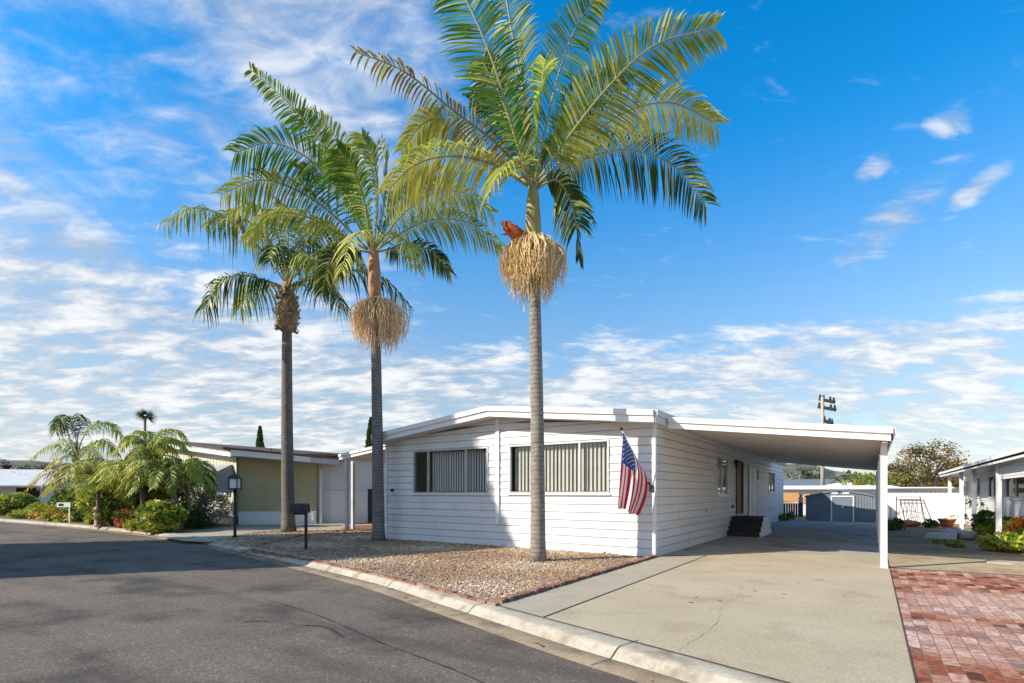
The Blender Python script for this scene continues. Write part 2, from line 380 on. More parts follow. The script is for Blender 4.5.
M['slab'] = mat('grey_slab', (.36,.38,.4), (.48,.5,.52), 3, .8)
M['pink'] = mat('pink_stone', (.5,.32,.27), (.6,.42,.36), 5, .9)
M['green'] = mat('green_glaze', (.03,.18,.13), (.05,.24,.17), 4, .3)
M['tealbin'] = mat('teal_plastic', (.08,.22,.2), (.1,.28,.25), 4, .5)
M['paint'] = mat('kerb_paint', (.62,.61,.58), (.74,.73,.7), 9, .8)
M['ink'] = mat('sign_ink', (.03,.03,.03))
M['bluepic'] = mat('blue_white_cloth', (.07,.15,.4), (.7,.72,.75), 1.4, .8, lo=.45, hi=.55, detail=1)

# ------------------------------------------------------------------ camera, light, sky
cam = bpy.data.cameras.new('camera'); co = bpy.data.objects.new('camera', cam); COL.objects.link(co)
cam.sensor_fit = 'HORIZONTAL'; cam.sensor_width = 36; cam.lens = 36*F/1024; cam.shift_y = (HZ - 341.5)/1024
cam.clip_end = 3000; co.location = (CAMX, CAMY, EYE); co.rotation_euler = (R(90), 0, TH); SC.camera = co

EL = R(32); SD = Vector((.61, .79, 0)).normalized()
d = Vector((SD.x*math.cos(EL), SD.y*math.cos(EL), -math.sin(EL)))
sun = bpy.data.lights.new('sun', 'SUN'); sun.energy = 5.0; sun.angle = R(.55); sun.color = (1, .915, .79)
so = bpy.data.objects.new('sun', sun); COL.objects.link(so); so.rotation_euler = d.to_track_quat('-Z', 'Y').to_euler(); so.location = (-20, -30, 30)

def build_world():
    w = bpy.data.worlds.new('World'); SC.world = w; w.use_nodes = True
    nt = w.node_tree; N = nt.nodes; L = nt.links; N.clear()
    out = N.new('ShaderNodeOutputWorld')
    sky = N.new('ShaderNodeTexSky'); sky.sky_type = 'NISHITA'; sky.sun_disc = False
    sky.sun_elevation = EL; sky.sun_rotation = math.atan2(-SD.x, -SD.y) % (2*math.pi)
    sky.air_density = 1.0; sky.dust_density = .3; sky.ozone_density = 2.0
    hs = N.new('ShaderNodeHueSaturation'); hs.inputs['Hue'].default_value = .496; hs.inputs['Saturation'].default_value = 1.42; hs.inputs['Value'].default_value = 1.75
    L.new(sky.outputs[0], hs.inputs['Color']); SKYHS = hs
    bs = N.new('ShaderNodeBackground'); bs.inputs['Strength'].default_value = .135; L.new(hs.outputs[0], bs.inputs['Color'])
    tc = N.new('ShaderNodeTexCoord'); sep = N.new('ShaderNodeSeparateXYZ'); L.new(tc.outputs['Generated'], sep.inputs[0])
    def mth(op, a, b=None, c=None, clamp=False):
        n = N.new('ShaderNodeMath'); n.operation = op; n.use_clamp = clamp
        for i, q in enumerate((a, b, c)):
            if q is None: continue
            if isinstance(q, (int, float)): n.inputs[i].default_value = q
            else: L.new(q, n.inputs[i])
        return n.outputs[0]
    def smooth(x, lo, hi):
        n = N.new('ShaderNodeMapRange'); n.interpolation_type = 'SMOOTHSTEP'; n.clamp = True
        L.new(x, n.inputs['Value'])
        for k, q in (('From Min', lo), ('From Max', hi)):
            if isinstance(q, (int, float)): n.inputs[k].default_value = q
            else: L.new(q, n.inputs[k])
        return n.outputs[0]
    x, y, z = sep.outputs
    # bearings of the sky: az in degrees from the street axis (positive = clockwise), el in degrees
    a = mth('ADD', mth('MULTIPLY', x, CT), mth('MULTIPLY', y, ST)); b = mth('ADD', mth('MULTIPLY', x, -ST), mth('MULTIPLY', y, CT))
    az = mth('MULTIPLY', mth('ARCTAN2', a, b), 57.2958); el = mth('MULTIPLY', mth('ARCSINE', z), 57.2958)
    hi_ = smooth(el, 0.0, 34.0)
    L.new(mth('ADD', mth('MULTIPLY', hi_, .80), .74), hs.inputs['Value']); L.new(mth('ADD', mth('MULTIPLY', hi_, .52), .94), hs.inputs['Saturation'])
    zz = mth('ADD', mth('MAXIMUM', z, 0.0), .19)
    pxx = mth('DIVIDE', a, zz); pyy = mth('DIVIDE', b, zz)
    cmb = N.new('ShaderNodeCombineXYZ'); L.new(pxx, cmb.inputs[0]); L.new(pyy, cmb.inputs[1])
    def noise(scale, rot, sc, loc, det=8, rough=.58, dist=.3):
        mp = N.new('ShaderNodeMapping'); mp.inputs['Rotation'].default_value = (0,0,R(rot)); mp.inputs['Scale'].default_value = sc; mp.inputs['Location'].default_value = loc
        L.new(cmb.outputs[0], mp.inputs['Vector'])
        n = N.new('ShaderNodeTexNoise'); n.inputs['Scale'].default_value = scale; n.inputs['Detail'].default_value = det
        n.inputs['Roughness'].default_value = rough; n.inputs['Distortion'].default_value = dist
        L.new(mp.outputs[0], n.inputs['Vector']); return n.outputs['Fac']
    n1 = noise(2.9, 28, (.9,1.35,1), (3.2,1.7,0), 9, .6, .25)        # banks of the low deck
    n2 = noise(1.35, 35, (1.2,.7,1), (0.3,5.0,0), 9, .60, .5)      # high wisps
    n3 = noise(9.0, 20, (.8,1.5,1), (1.1,2.2,0), 6, .6, .4)        # ripples
    n4 = noise(.55, 0, (1,1,1), (7.3,2.6,0), 3, .5, 0)             # large gaps
    # coverage of the low deck, higher on the left
    el0 = mth('ADD', mth('MULTIPLY', az, -.06), 20.8)
    el0 = mth('ADD', el0, mth('MULTIPLY', mth('SUBTRACT', n4, .5), 22))
    rel = mth('SUBTRACT', el, el0)
    cov = mth('SUBTRACT', 1.0, smooth(rel, -8.0, 4.0))
    low = mth('ADD', mth('MULTIPLY', n1, .64), mth('MULTIPLY', n3, .36))
    thr = mth('SUBTRACT', .74, mth('MULTIPLY', cov, mth('SUBTRACT', .325, mth('MULTIPLY', az, .0004))))
    dl = smooth(low, mth('SUBTRACT', thr, .07), mth('ADD', thr, .15))
    dl = mth('MULTIPLY', dl, smooth(cov, .0, .25))
    # high wisps, left of the street axis; a few at far right
    left = smooth(az, 16.0, -20.0)
    thr2 = mth('SUBTRACT', .78, mth('MULTIPLY', left, .335))
    wv = mth('ADD', mth('MULTIPLY', n2, .68), mth('MULTIPLY', n3, .32))
    dh = mth('MULTIPLY', smooth(wv, mth('SUBTRACT', thr2, .07), mth('ADD', thr2, .17)), .85)
    def blob(az0, el_0, ra, re, tilt):
        da = mth('SUBTRACT', az, az0); de = mth('SUBTRACT', mth('SUBTRACT', el, el_0), mth('MULTIPLY', da, tilt))
        q = mth('ADD', mth('POWER', mth('DIVIDE', mth('ABSOLUTE', da), ra), 2.0), mth('POWER', mth('DIVIDE', mth('ABSOLUTE', de), re), 2.0))
        q = mth('SUBTRACT', 1.0, q, None, True)
        return smooth(mth('ADD', q, mth('MULTIPLY', mth('SUBTRACT', n3, .5), 3.0)), .25, 1.5)
    wis = blob(35.5, 22.6, 5.5, 2.6, .55)
    for args in ((34.2, 26.8, 1.8, 1.2, .3), (41.0, 23.2, 2.6, 1.3, .4), (39.5, 28.2, 2.2, 1.6, -.2)):
        wis = mth('MAXIMUM', wis, blob(*args))
    dens = mth('MAXIMUM', mth('MAXIMUM', dl, dh), mth('MULTIPLY', wis, .75))
    # colour of the cloud itself: bright tops, grey-blue thick undersides
    shade = smooth(mth('ADD', mth('MULTIPLY', n1, .6), mth('MULTIPLY', n3, .4)), .40, .62)
    cc = N.new('ShaderNodeMix'); cc.data_type = 'RGBA'; L.new(shade, cc.inputs['Factor'])
    cc.inputs['A'].default_value = (.47,.53,.61,1); cc.inputs['B'].default_value = (.97,.97,.97,1)
    bc = N.new('ShaderNodeBackground'); bc.inputs['Strength'].default_value = CLOUD; L.new(cc.outputs['Result'], bc.inputs['Color'])
    ms = N.new('ShaderNodeMixShader'); L.new(mth('MULTIPLY', dens, .90), ms.inputs['Fac']); L.new(bs.outputs[0], ms.inputs[1]); L.new(bc.outputs[0], ms.inputs[2])
    L.new(ms.outputs[0], out.inputs['Surface'])
CLOUD = .80
build_world()
SC.view_settings.view_transform = 'Standard'; SC.view_settings.look = 'None'; SC.view_settings.gamma = 1
SC.view_settings.exposure = .40; SC.view_settings.use_curve_mapping = False
SC.cycles.max_bounces = 8; SC.cycles.transparent_max_bounces = 12

# ------------------------------------------------------------------ ground, street, kerb, paving
def sheet(name, pts, z, m, kind='structure'):
    o = MB().add([(p[0], p[1], z) for p in pts], [tuple(range(len(pts)))]).build(name, m)
    # face up
    if o.data.polygons[0].normal.z < 0: o.data.flip_normals()
    return tag(o, kind=kind)
# edge of the asphalt, surveyed along the street from the far left to the right
edge_px = [(0,522),(60,527),(120,533),(162,538.8),(205,547.5),(283,566),(359,586),(432,611.5),(540,650),(643,684)]
ep = [gp(u, v, 0) for u, v in edge_px]
ep.append(ep[-1] + Vector((1,-.3,0)).normalized()*1.5)
edge = catmull(ep, 200)
dl0 = (edge[0]-edge[4]).normalized(); dr0 = Vector((1,-.3,0)).normalized()
edge = [edge[0]+dl0*k for k in (70,50,30,20,12,6)] + edge + [edge[-1]+dr0*k for k in (1,2,4,8,16,40)]
# even out the spacing
def resample(P, st):
    out = [P[0].copy()]; acc = 0
    for a, b in zip(P[:-1], P[1:]):
        L_ = (b-a).length; t = st-acc
        while t <= L_: out.append(a.lerp(b, t/L_)); t += st
        acc = L_-(t-st)
    return out
edge = resample(edge, .25)
def offset(path, dist):
    out = []
    for i, p in enumerate(path):
        t = (path[min(i+1, len(path)-1)] - path[max(i-1, 0)]); t.z = 0; t.normalize()
        out.append(p + Vector((-t.y, t.x, 0))*dist)
    return out
tag(MB().add([(-900,-900,-.12),(900,-900,-.12),(900,900,-.12),(-900,900,-.12)], [(0,1,2,3)]).build('ground', M['dirt']), kind='structure')
back = [(60,-90),(-120,-90)]
sheet('street', [(p.x, p.y) for p in offset(edge, .02)] + back, 0, M['asphalt'])
def strip(name, prof, m):
    rows = [[(q.x, q.y, z) for q in offset(edge, dd)] for dd, z in prof]
    mb = MB(); n = len(edge)
    mb.add([p for r_ in rows for p in r_], [(k*n+i, k*n+i+1, (k+1)*n+i+1, (k+1)*n+i) for k in range(len(rows)-1) for i in range(n-1)], 0, True)
    return tag(mb.build(name, m), kind='structure')
strip('gutter', [(0,.0),(0,.006),(.28,.004),(.31,.01)], M['gutter'])
strip('kerb', [(.30,.0),(.31,.012),(.325,.02),(.40,.078),(.415,.09),(.44,.098),(.47,.101),(.73,.108),(.74,.104),(.74,-.1)], M['kerb'])
inner = offset(edge, .72)
sheet('lot_ground', [(p.x, p.y) for p in inner] + [(120,-30),(160,160),(-160,160),(-160,20)], PAD-.006, M['dirt'])
# kerb joints
mb = MB()
for k in range(3, len(edge)-6, 10):
    if (edge[k]-Vector((CAMX, CAMY, 0))).length > 40: continue
    a = offset(edge, .02)[k]; b = offset(edge, .31)[k]; c = offset(edge, .40)[k]; e_ = offset(edge, .46)[k]; f_ = offset(edge, .74)[k]
    t = (edge[k+1]-edge[k]).normalized()*.006
    P = [a+Vector((0,0,.012)), b+Vector((0,0,.018)), c+Vector((0,0,.09)), e_+Vector((0,0,.112)), f_+Vector((0,0,.114))]
    for p, q in zip(P[:-1], P[1:]): mb.quad(p-t, q-t, q+t, p+t)
tag(mb.build('kerb_joints', M['joint']), kind='structure')
# house number patch on the kerb is a faded painted rectangle
pn = gp(243, 548.5, .11); tdir = (gp(262,553,.11)-gp(226,544.5,.11)).normalized(); nd = Vector((-tdir.y, tdir.x, 0))
mb = MB(); mb.quad(*[Vector((pn.x, pn.y, .1125)) + tdir*a_ + nd*b_ for a_, b_ in ((-.3,-.06),(.3,-.06),(.3,.06),(-.3,.06))])
tag(mb.build('kerb_paint', M['paint']), kind='structure')
# driveway: a walk strip beside the gravel, then the main slab, old concrete under the carport
def kline(x): return -6.50 - .30*(x - .19)
sheet('walkway', [(.10, kline(.1)+.02), (.94, kline(.94)+.02), (.94, .9), (.10, .0), (.10,-.02)], PAD+.012, M['walk'])
sheet('driveway', [(.965, kline(.965)+.02), (4.5, kline(4.5)+.02), (4.5, 3.0), (.965, 2.2), (.3, .55), (.965, .9)], PAD+.008, M['drive'])
sheet('carport_slab', [(.02,.0),(.3,.55),(.965,2.2),(4.5,3.0),(4.5,20.4),(-.2,22.5),(.02,20)], PAD+.004, M['drive_back'])
mb = MB()
for x0, y0, x1, y1, wd in ((.952,-6.72,.952,-.1,.022),(.1,-6.47,4.5,-7.79,.02),(4.506,-7.75,4.506,6,.014),(-.02,-.1,-.02,.0,.01)):
    mb.bar((x0,y0,PAD+.013),(x1,y1,PAD+.013), wd, .004)
tag(mb.build('paving_joints', M['joint']), kind='structure')
sheet('brick_paving', [(4.512, kline(4.5)+.02), (13, kline(13)), (13, 1.2), (7.4, 1.0), (4.512, .78)], PAD+.008, M['brick'])
sheet('sunlit_dirt_strip', [(4.512,.9),(7.4,1.1),(13,1.3),(13,4.6),(9,4.2),(7,4.9),(4.512,4.4)], PAD+.003, mat('sunlit_dirt', (.36,.28,.17), (.50,.41,.27), 1.1, .95, .8, 40, c3=(.2,.16,.09), s3=5, f3=.6, detail=9, fine=.2))  # brighter copy of the dirt where sun falls, light put into its colour
# tar seams and patches on the street
def seam(pts, w, name='tar_seam'):
    P = catmull([gp(u, v, .004) for u, v in pts], 40); rnd = random.Random(len(pts)); mb = MB(); prev = None
    for i, p in enumerate(P):
        t = (P[min(i+1, 40)]-P[max(i-1, 0)]).normalized(); s_ = Vector((-t.y, t.x, 0)); ww = w*(.35+rnd.random())*min(1, i/5, (40-i)/5+.05)
        cur = (p-s_*ww, p+s_*ww*(.4+rnd.random()))
        if prev: mb.quad(prev[0], cur[0], cur[1], prev[1])
        prev = cur
    tag(mb.build(name, M['tar']), kind='structure')
seam([(262,598),(320,616),(380,642),(450,668),(520,700)], .014)
seam([(300,625),(325,627),(345,638)], .02)
seam([(240,622),(262,621),(270,622)], .02)

def hair(pts, w, m, z):
    rnd = random.Random(len(pts)*7+int(pts[0][0]*10)); P = catmull([Vector((p[0], p[1], z)) for p in pts], 46); mb = MB(); prev = None
    for i, p in enumerate(P):
        p = p+Vector((rnd.gauss(0,.018), rnd.gauss(0,.018), 0)); ww = w*rnd.uniform(.4,1.3)
        t = (P[min(i+1,46)]-P[max(i-1,0)]).normalized(); s_ = Vector((-t.y,t.x,0)); cur = (p-s_*ww, p+s_*ww)
        if prev: mb.quad(prev[0], cur[0], cur[1], prev[1])
        prev = cur
    tag(mb.build('hairline_crack', m), kind='structure')
hair([(1.0,-3.6),(1.9,-3.3),(2.6,-3.7),(3.5,-3.2),(4.45,-3.4)], .0014, M['joint'], PAD+.0125)
hair([(2.7,-7.2),(2.75,-6.0),(2.6,-4.8),(2.6,-3.7)], .0016, M['joint'], PAD+.0125)
rnd = random.Random(77); mb = MB()
for k in range(26):
    x, y, r_ = rnd.gauss(2.6,.55), rnd.uniform(-5,1.5), rnd.uniform(.008,.035); mb.add([(x+r_*math.cos(j*.785)*rnd.uniform(.7,1.2), y+r_*math.sin(j*.785)*rnd.uniform(.7,1.2), PAD+.0125) for j in range(8)], [tuple(range(8))])
tag(mb.build('oil_drips', mat('oil_drip', (.12,.095,.065), (.2,.16,.11), 8, .6)), kind='structure')
# gravel bed with loose stones
gpoly = [gp(u, v) for u, v in ((210,541.5),(258,548.5),(316,560.5),(380,574),(440,589.5),(498,605),(520,599),(648,559),(620,555),(386,534),(345,529.5),(300,529),(250,533))]
sheet('gravel_bed', [(p.x, p.y) for p in gpoly], PAD+.002, M['gravbed'])
def inpoly(x, y, P):
    c = False; n = len(P)
    for i in range(n):
        a, b = P[i], P[i-1]
        if (a.y > y) != (b.y > y) and x < (b.x-a.x)*(y-a.y)/(b.y-a.y)+a.x: c = not c
    return c
rnd = random.Random(5); mb = MB()
xs = [p.x for p in gpoly]; ys = [p.y for p in gpoly]; cnt = 0
while cnt < 40000:
    x = rnd.uniform(min(xs), max(xs)); y = rnd.uniform(min(ys), max(ys))
    if not inpoly(x, y, gpoly): continue
    cnt += 1
    dd = math.hypot(x-CAMX, y-CAMY)
    s = rnd.uniform(.010, .023)*(1 if rnd.random() < .95 else 1.7)*(1+max(0, dd-10)*.04)
    # colour drifts between pale and tan patches
    pt = math.sin(x*1.7+.6*y)+math.sin(y*2.1-x*.8)+rnd.gauss(0, 1.1)
    mi = 1 if pt > 1.9 else (0 if pt > -.3 else (2 if pt > -2.9 else 3))
    vs, fs = ICO[0]; a = rnd.uniform(0, 6.28); ca, sa = math.cos(a), math.sin(a); ex, ey, ez = rnd.uniform(.8,1.4), rnd.uniform(.6,1), rnd.uniform(.45,.75)
    mb.add([(x+(p[0]*ex*ca-p[1]*ey*sa)*s, y+(p[0]*ex*sa+p[1]*ey*ca)*s, PAD+s*.3+p[2]*ez*s) for p in vs], fs, mi)
tag(mb.build('gravel', [M['stone1'], M['stone2'], M['stone3'], M['stone4']]), kind='stuff')

rnd = random.Random(91); mb = MB(); gi = offset(edge, .16); k = 0
while k < 420:
    if k % 3: 
        x = rnd.uniform(min(xs), max(xs)); y = rnd.uniform(min(ys), max(ys)); z = PAD+.045
        if not inpoly(x, y, gpoly): continue
    else:
        q = gi[rnd.randrange(len(gi))]; x, y, z = q.x+rnd.uniform(-.13,.13), q.y+rnd.uniform(-.13,.13), .012
    k += 1; a = rnd.uniform(0,6.28); l = rnd.uniform(.03,.11); w = l*rnd.uniform(.12,.35); c_, s_ = math.cos(a), math.sin(a)
    mb.add([(x-c_*l,y-s_*l,z),(x-s_*w,y+c_*w,z+.012),(x+c_*l,y+s_*l,z+.004),(x+s_*w,y-c_*w,z+.004)], [(0,1,2,3)])
tag(mb.build('dry_leaf_litter', mat('dry_leaves', (.16,.09,.04), (.36,.24,.11), 9, .9)), kind='stuff')
def edging(name, label, pts, bl=.2, w=.08, h=.045):
    P = []
    for a, b in zip(pts[:-1], pts[1:]):
        n = max(1, int((b-a).length/bl))
        for i in range(n): P.append((a.lerp(b, i/n), a.lerp(b, (i+1)/n)))
    mb = MB(); rnd = random.Random(3)
    for a, b in P:
        t = (b-a).normalized(); j = Vector((rnd.uniform(-.012,.012), rnd.uniform(-.012,.012), 0)); zz = Vector((0,0,rnd.uniform(-.012,.012)+h/2-.01))
        mb.bar(a+t*.006+j+zz, b-t*.006+j+zz, w*rnd.uniform(.9,1.1), h, mi=0 if rnd.random() < .6 else 1)
    o = mb.build(name, [M['edge'], M['edge2']]); return tag(o, label, 'edging')
edging('brick_edging', 'row of red bricks edging the gravel bed along the kerb', [gp(u, v) for u, v in ((250,549.8),(316,561.8),(380,575.5),(440,590.8),(497,606.5))])
edging('brick_edging', 'sawtooth row of red bricks between gravel bed and concrete walkway', [Vector((.04, kline(.1)+.12, PAD)), Vector((.02,-.05,PAD))], .085, .11, .07)
edging('stone_edging', 'low dark stone row crossing the shaded gravel near the lamp post', [gp(u, v) for u, v in ((258,546),(300,536.5),(345,531))], .25, .09, .05)

# ------------------------------------------------------------------ lap-sided walls
def siding(mb, L_, ztop, opens, tf, course=.203, z0=0.0, lap=.016, brk=()):
    ts = sorted(set([0, L_] + [o_[i] for o_ in opens for i in (0, 1)] + list(brk)))
    zmax = max(ztop(t) for t in ts)
    zs = [z0]; k = 1
    while z0+k*course < zmax: zs.append(z0+k*course); k += 1
    zs.append(zmax)
    allz = sorted(set(zs + [o_[i] for o_ in opens for i in (2, 3)]))
    gr = .015                                      # shadow gap under each board
    allz = sorted(set(allz + [z-gr for z in zs[1:-1]]))
    def off(z, upper):     # distance proud of the wall plane
        f = ((z-z0)/course) % 1.0
        if upper and f < 1e-5: f = 1.0
        return lap*(1-f)
    for ta, tb in zip(ts[:-1], ts[1:]):
        for za, zb in zip(allz[:-1], allz[1:]):
            if zb-za < 1e-5: continue
            tm = (ta+tb)/2; zm = (za+zb)/2
            if any(o_[0] < tm < o_[1] and o_[2] < zm < o_[3] for o_ in opens): continue
            A, B = min(zb, ztop(ta)), min(zb, ztop(tb))
            if A <= za and B <= za: continue
            fm = ((zm-z0)/course) % 1.0
            if fm > 1-gr/course:
                mb.quad(tf(ta, -.035, za), tf(tb, -.035, za), tf(tb, -.035, max(B, za)), tf(ta, -.035, max(A, za))); continue
            oa, ob = off(za, False), off(zb, True)
            mb.quad(tf(ta, oa, za), tf(tb, oa, za), tf(tb, ob, max(B, za)), tf(ta, ob, max(A, za)))
            if abs(((za-z0)/course) % 1.0) < 1e-5: mb.quad(tf(ta, -.035, za), tf(tb, -.035, za), tf(tb, oa, za), tf(ta, oa, za))
            if abs(((zb+gr-z0)/course) % 1.0 - (0 if ((zb+gr-z0)/course) % 1.0 < .5 else 1)) < 1e-4: mb.quad(tf(ta, ob, max(A, za)), tf(tb, ob, max(B, za)), tf(tb, -.035, max(B, za)), tf(ta, -.035, max(A, za)))

HW, HL = 9.0, 21.7                            # width and length of the white home
house = thing('mobile_home', 'long white lap-sided mobile home with low gable roof behind the tall palms', 'house', (0,0,PAD))
RZ = lambda x: 3.73 - abs(x+HW/2)*.108 - PAD  # underside of the roof, local z
# walls: front (faces -y), side (faces +x), rear and far side
WTOP, WBOT = 2.81, 1.50
fop = [(1.15,4.10,WBOT,WTOP),(4.85,7.75,WBOT,WTOP)]
mb = MB(); siding(mb, HW, lambda t: RZ(-t), fop, lambda t, o_, z: (-t, -o_, z), brk=(HW/2,)); 
mb.build('front_wall', M['white'], house)
sop = [(6.0,7.55,1.42,2.68),(8.95,10.15,.70,2.68),(13.1,13.75,2.05,2.58),(16.5,18.4,1.55,2.56)]
mb = MB(); siding(mb, HL, lambda t: RZ(0), sop, lambda t, o_, z: (o_, t, z)); mb.build('side_wall', M['white'], house)
mb = MB(); siding(mb, HL, lambda t: RZ(0), [], lambda t, o_, z: (-HW-o_, t, z)); mb.build('far_wall', M['white'], house)
mb = MB(); siding(mb, HW, lambda t: RZ(-t), [], lambda t, o_, z: (-t, HL+o_, z), brk=(HW/2,)); mb.build('rear_wall', M['white'], house)
mb = MB(); mb.box(-.05,-.026,0, .024,-.019,RZ(0)); mb.box(.0185,-.019,0,.0265,.06,RZ(0)); mb.build('corner_trim', M['trim'], house)
mb = MB(); mb.box(-HW-.024,-.026,0,-HW+.05,-.019,RZ(0)); mb.build('corner_trim', M['trim'], house)
mb = MB(); mb.box(.0185,HL-.06,0,.0265,HL+.02,RZ(0)); mb.build('corner_trim', M['trim'], house)
mb = MB(); mb.box(-4.56,-.05,.62,-4.44,-.017,RZ(-4.5)); mb.build('downspout', M['trim'], house)
# roof: two slabs with a stepped fascia
def fascia_run(mb, a, b, outn, h1=.13, h2=.15, t=.03):
    # a,b top outer edge; outn = outward unit
    a, b, outn = Vector(a), Vector(b), Vector(outn)
    for (zt, zb, pr) in ((0, -h1, .045), (-h1, -h1-h2, .0)):
        v = [a+outn*pr+Vector((0,0,zt)), b+outn*pr+Vector((0,0,zt)), b+outn*pr+Vector((0,0,zb)), a+outn*pr+Vector((0,0,zb))]
        w_ = [p-outn*(pr+t) for p in v]
        mb.add(v+w_, [(0,3,2,1),(4,5,6,7),(0,1,5,4),(2,3,7,6),(1,2,6,5),(3,0,4,7)])
OV, OS = .45, .14
rt = lambda x: 3.98 - abs(x+HW/2)*.108 - PAD   # top of the roof edge
mb = MB()
ya, yb = -OV, HL+.3
for xa, xb in ((-HW-OS, -HW/2), (-HW/2, OS)):
    v = [(xa,ya,rt(xa)-.02),(xb,ya,rt(xb)-.02),(xb,yb,rt(xb)-.02),(xa,yb,rt(xa)-.02)]
    w_ = [(p[0],p[1],p[2]-.255) for p in v]
    mb.add(v+w_, [(0,1,2,3),(7,6,5,4),(0,4,5,1),(1,5,6,2),(2,6,7,3),(3,7,4,0)])
roof = mb.build('roof', M['panel'], house)
for xa, xb in ((-HW-OS, -HW/2), (-HW/2, OS)):
    mb = MB(); fascia_run(mb, (xa,ya-.035,rt(xa)), (xb,ya-.035,rt(xb)), (0,-1,0)); mb.build('fascia', M['trim'], roof)
mb = MB(); fascia_run(mb, (OS+.035,ya-.0,rt(OS)), (OS+.035,yb,rt(OS)), (1,0,0)); mb.build('gutter', M['gwhite'], roof)
mb = MB(); fascia_run(mb, (-HW-OS-.035,yb,rt(OS)), (-HW-OS-.035,ya,rt(OS)), (-1,0,0)); mb.build('gutter', M['trim'], roof)

def window(parent, tf, a, b, z0, z1, mull, glass, blind, fm=None, slat=.09, ang=.6, draw=(0,1), gl2=None, inset=.0, skip=()):
    """tf(t, out, z): wall frame; a..b along the wall"""
    fm = fm or M['alu']; fw = .035
    def bx(mb, t0, t1, o0, o1, za, zb):
        v = [tf(t0,o0,za),tf(t1,o0,za),tf(t1,o1,za),tf(t0,o1,za),tf(t0,o0,zb),tf(t1,o0,zb),tf(t1,o1,zb),tf(t0,o1,zb)]
        mb.add(v, [(3,2,1,0),(4,5,6,7),(0,1,5,4),(1,2,6,5),(2,3,7,6),(3,0,4,7)])
    fr = MB(); o0, o1 = -.05, .032
    bx(fr, a-.01, a+fw, o0, o1, z0-.01, z1+.01); bx(fr, b-fw, b+.01, o0, o1, z0-.01, z1+.01)
    bx(fr, a+fw, b-fw, o0, o1, z1-fw, z1+.01); bx(fr, a+fw, b-fw, o0, o1, z0-.01, z0+fw)
    for m_ in mull: bx(fr, m_-.025, m_+.025, o0+.005, o1-.006, z0+fw, z1-fw)
    w = fr.build('window', fm, parent, fix=True)
    sl = MB(); bx(sl, a-.05, b+.05, .0, .05, z0-.055, z0-.012); sl.build('sill', M['trim'], w, fix=True)
    eds = [a+fw] + list(mull) + [b-fw]
    for i in range(len(eds)-1):
        pn_ = MB(); pn_.quad(tf(eds[i],-.012,z0+fw),tf(eds[i+1],-.012,z0+fw),tf(eds[i+1],-.012,z1-fw),tf(eds[i],-.012,z1-fw))
        if (Vector(tf(a,1,z0))-Vector(tf(a,0,z0))).dot((Vector(pn_.v[1])-Vector(pn_.v[0])).cross(Vector(pn_.v[3])-Vector(pn_.v[0]))) < 0: pn_.f = [f_[::-1] for f_ in pn_.f]
        pn_.build('pane', gl2 if (gl2 and i == 0) else glass, w)
    bl = MB(); n = int((b-a)/slat); rnd = random.Random(int(a*100))
    for i in range(n):
        t = a+.05+(i+.5)*(b-a-.1)/n
        if any(s0 < t < s1 for s0, s1 in skip): continue
        th = ang+rnd.uniform(-.08,.08); dx, dy = slat*.47*math.cos(th), slat*.47*math.sin(th)
        bl.quad(tf(t-dx,-.15-dy,z0+.05),tf(t+dx,-.15+dy,z0+.05),tf(t+dx,-.15+dy,z1-.05),tf(t-dx,-.15-dy,z1-.05))
    if n and blind: bl.build('blind', blind, w)
    # dark room box so that the home reads as enclosed
    rb = MB(); v = [tf(a-.2,-.06,z0-.2),tf(b+.2,-.06,z0-.2),tf(b+.2,-1.6,z0-.2),tf(a-.2,-1.6,z0-.2),tf(a-.2,-.06,z1+.2),tf(b+.2,-.06,z1+.2),tf(b+.2,-1.6,z1+.2),tf(a-.2,-1.6,z1+.2)]
    return w
FT = lambda t, o_, z: (-t, -o_, z)
ST_ = lambda t, o_, z: (o_, t, z)
window(house, FT, 1.15, 4.10, WBOT, WTOP, (1.95,3.3), M['glass'], M['blind'], ang=-.5, slat=.115)
window(house, FT, 4.85, 7.75, WBOT, WTOP, (5.65,7.15), M['glassd'], M['blind2'], slat=.10, ang=-.3, skip=((7.15,7.8),))
window(house, ST_, 6.0, 7.55, 1.42, 2.68, (6.75,), M['glassd'], M['blind2'], ang=.9)
window(house, ST_, 16.5, 18.4, 1.55, 2.56, (17.4,), M['glassd'], M['blind2'])
window(house, ST_, 13.1, 13.75, 2.05, 2.58, (), M['glassd'], None)
# a lamp and its table stand inside the left window
# front door with its storm frame
mb = MB()
for y0, y1, z0, z1 in ((8.93,9.0,.70,2.72),(10.1,10.17,.70,2.72),(9.0,10.1,2.65,2.72)): mb.box(-.05,y0,z0,.045,y1,z1)
df = mb.build('door_frame', M['brown'], house)
mb = MB(); mb.box(-.06,9.0,.70,-.01,10.1,2.65); dl_ = mb.build('door', M['door'], house)
mb = MB(); mb.tube([(.0,9.1,1.7),(.03,9.1,1.7),(.03,9.1,1.6)],.012,6); mb.build('handle', M['alu'], dl_)
mb = MB(); mb.box(.02,8.6,2.62,.16,8.78,2.72); mb.box(.04,8.63,2.48,.14,8.75,2.62); mb.build('porch_light', M['black'], house)
mb = MB(); mb.box(.02,11.3,.5,.045,12.95,2.6); ut = mb.build('utility_door', M['trim'], house)
mb = MB()
for y in (11.3, 12.13, 12.95): mb.box(.04,y-.02,.5,.052,y+.02,2.62)
mb.build('door_trim', M['gwhite'], ut)
mb = MB(); mb.box(.016,8.2,.95,.06,8.32,1.07); mb.build('outlet_box', M['char'], house)
mb = MB(); mb.box(-8.75,-.06,1.55,-8.66,-.01,1.64); mb.build('hose_bib', M['char'], house)
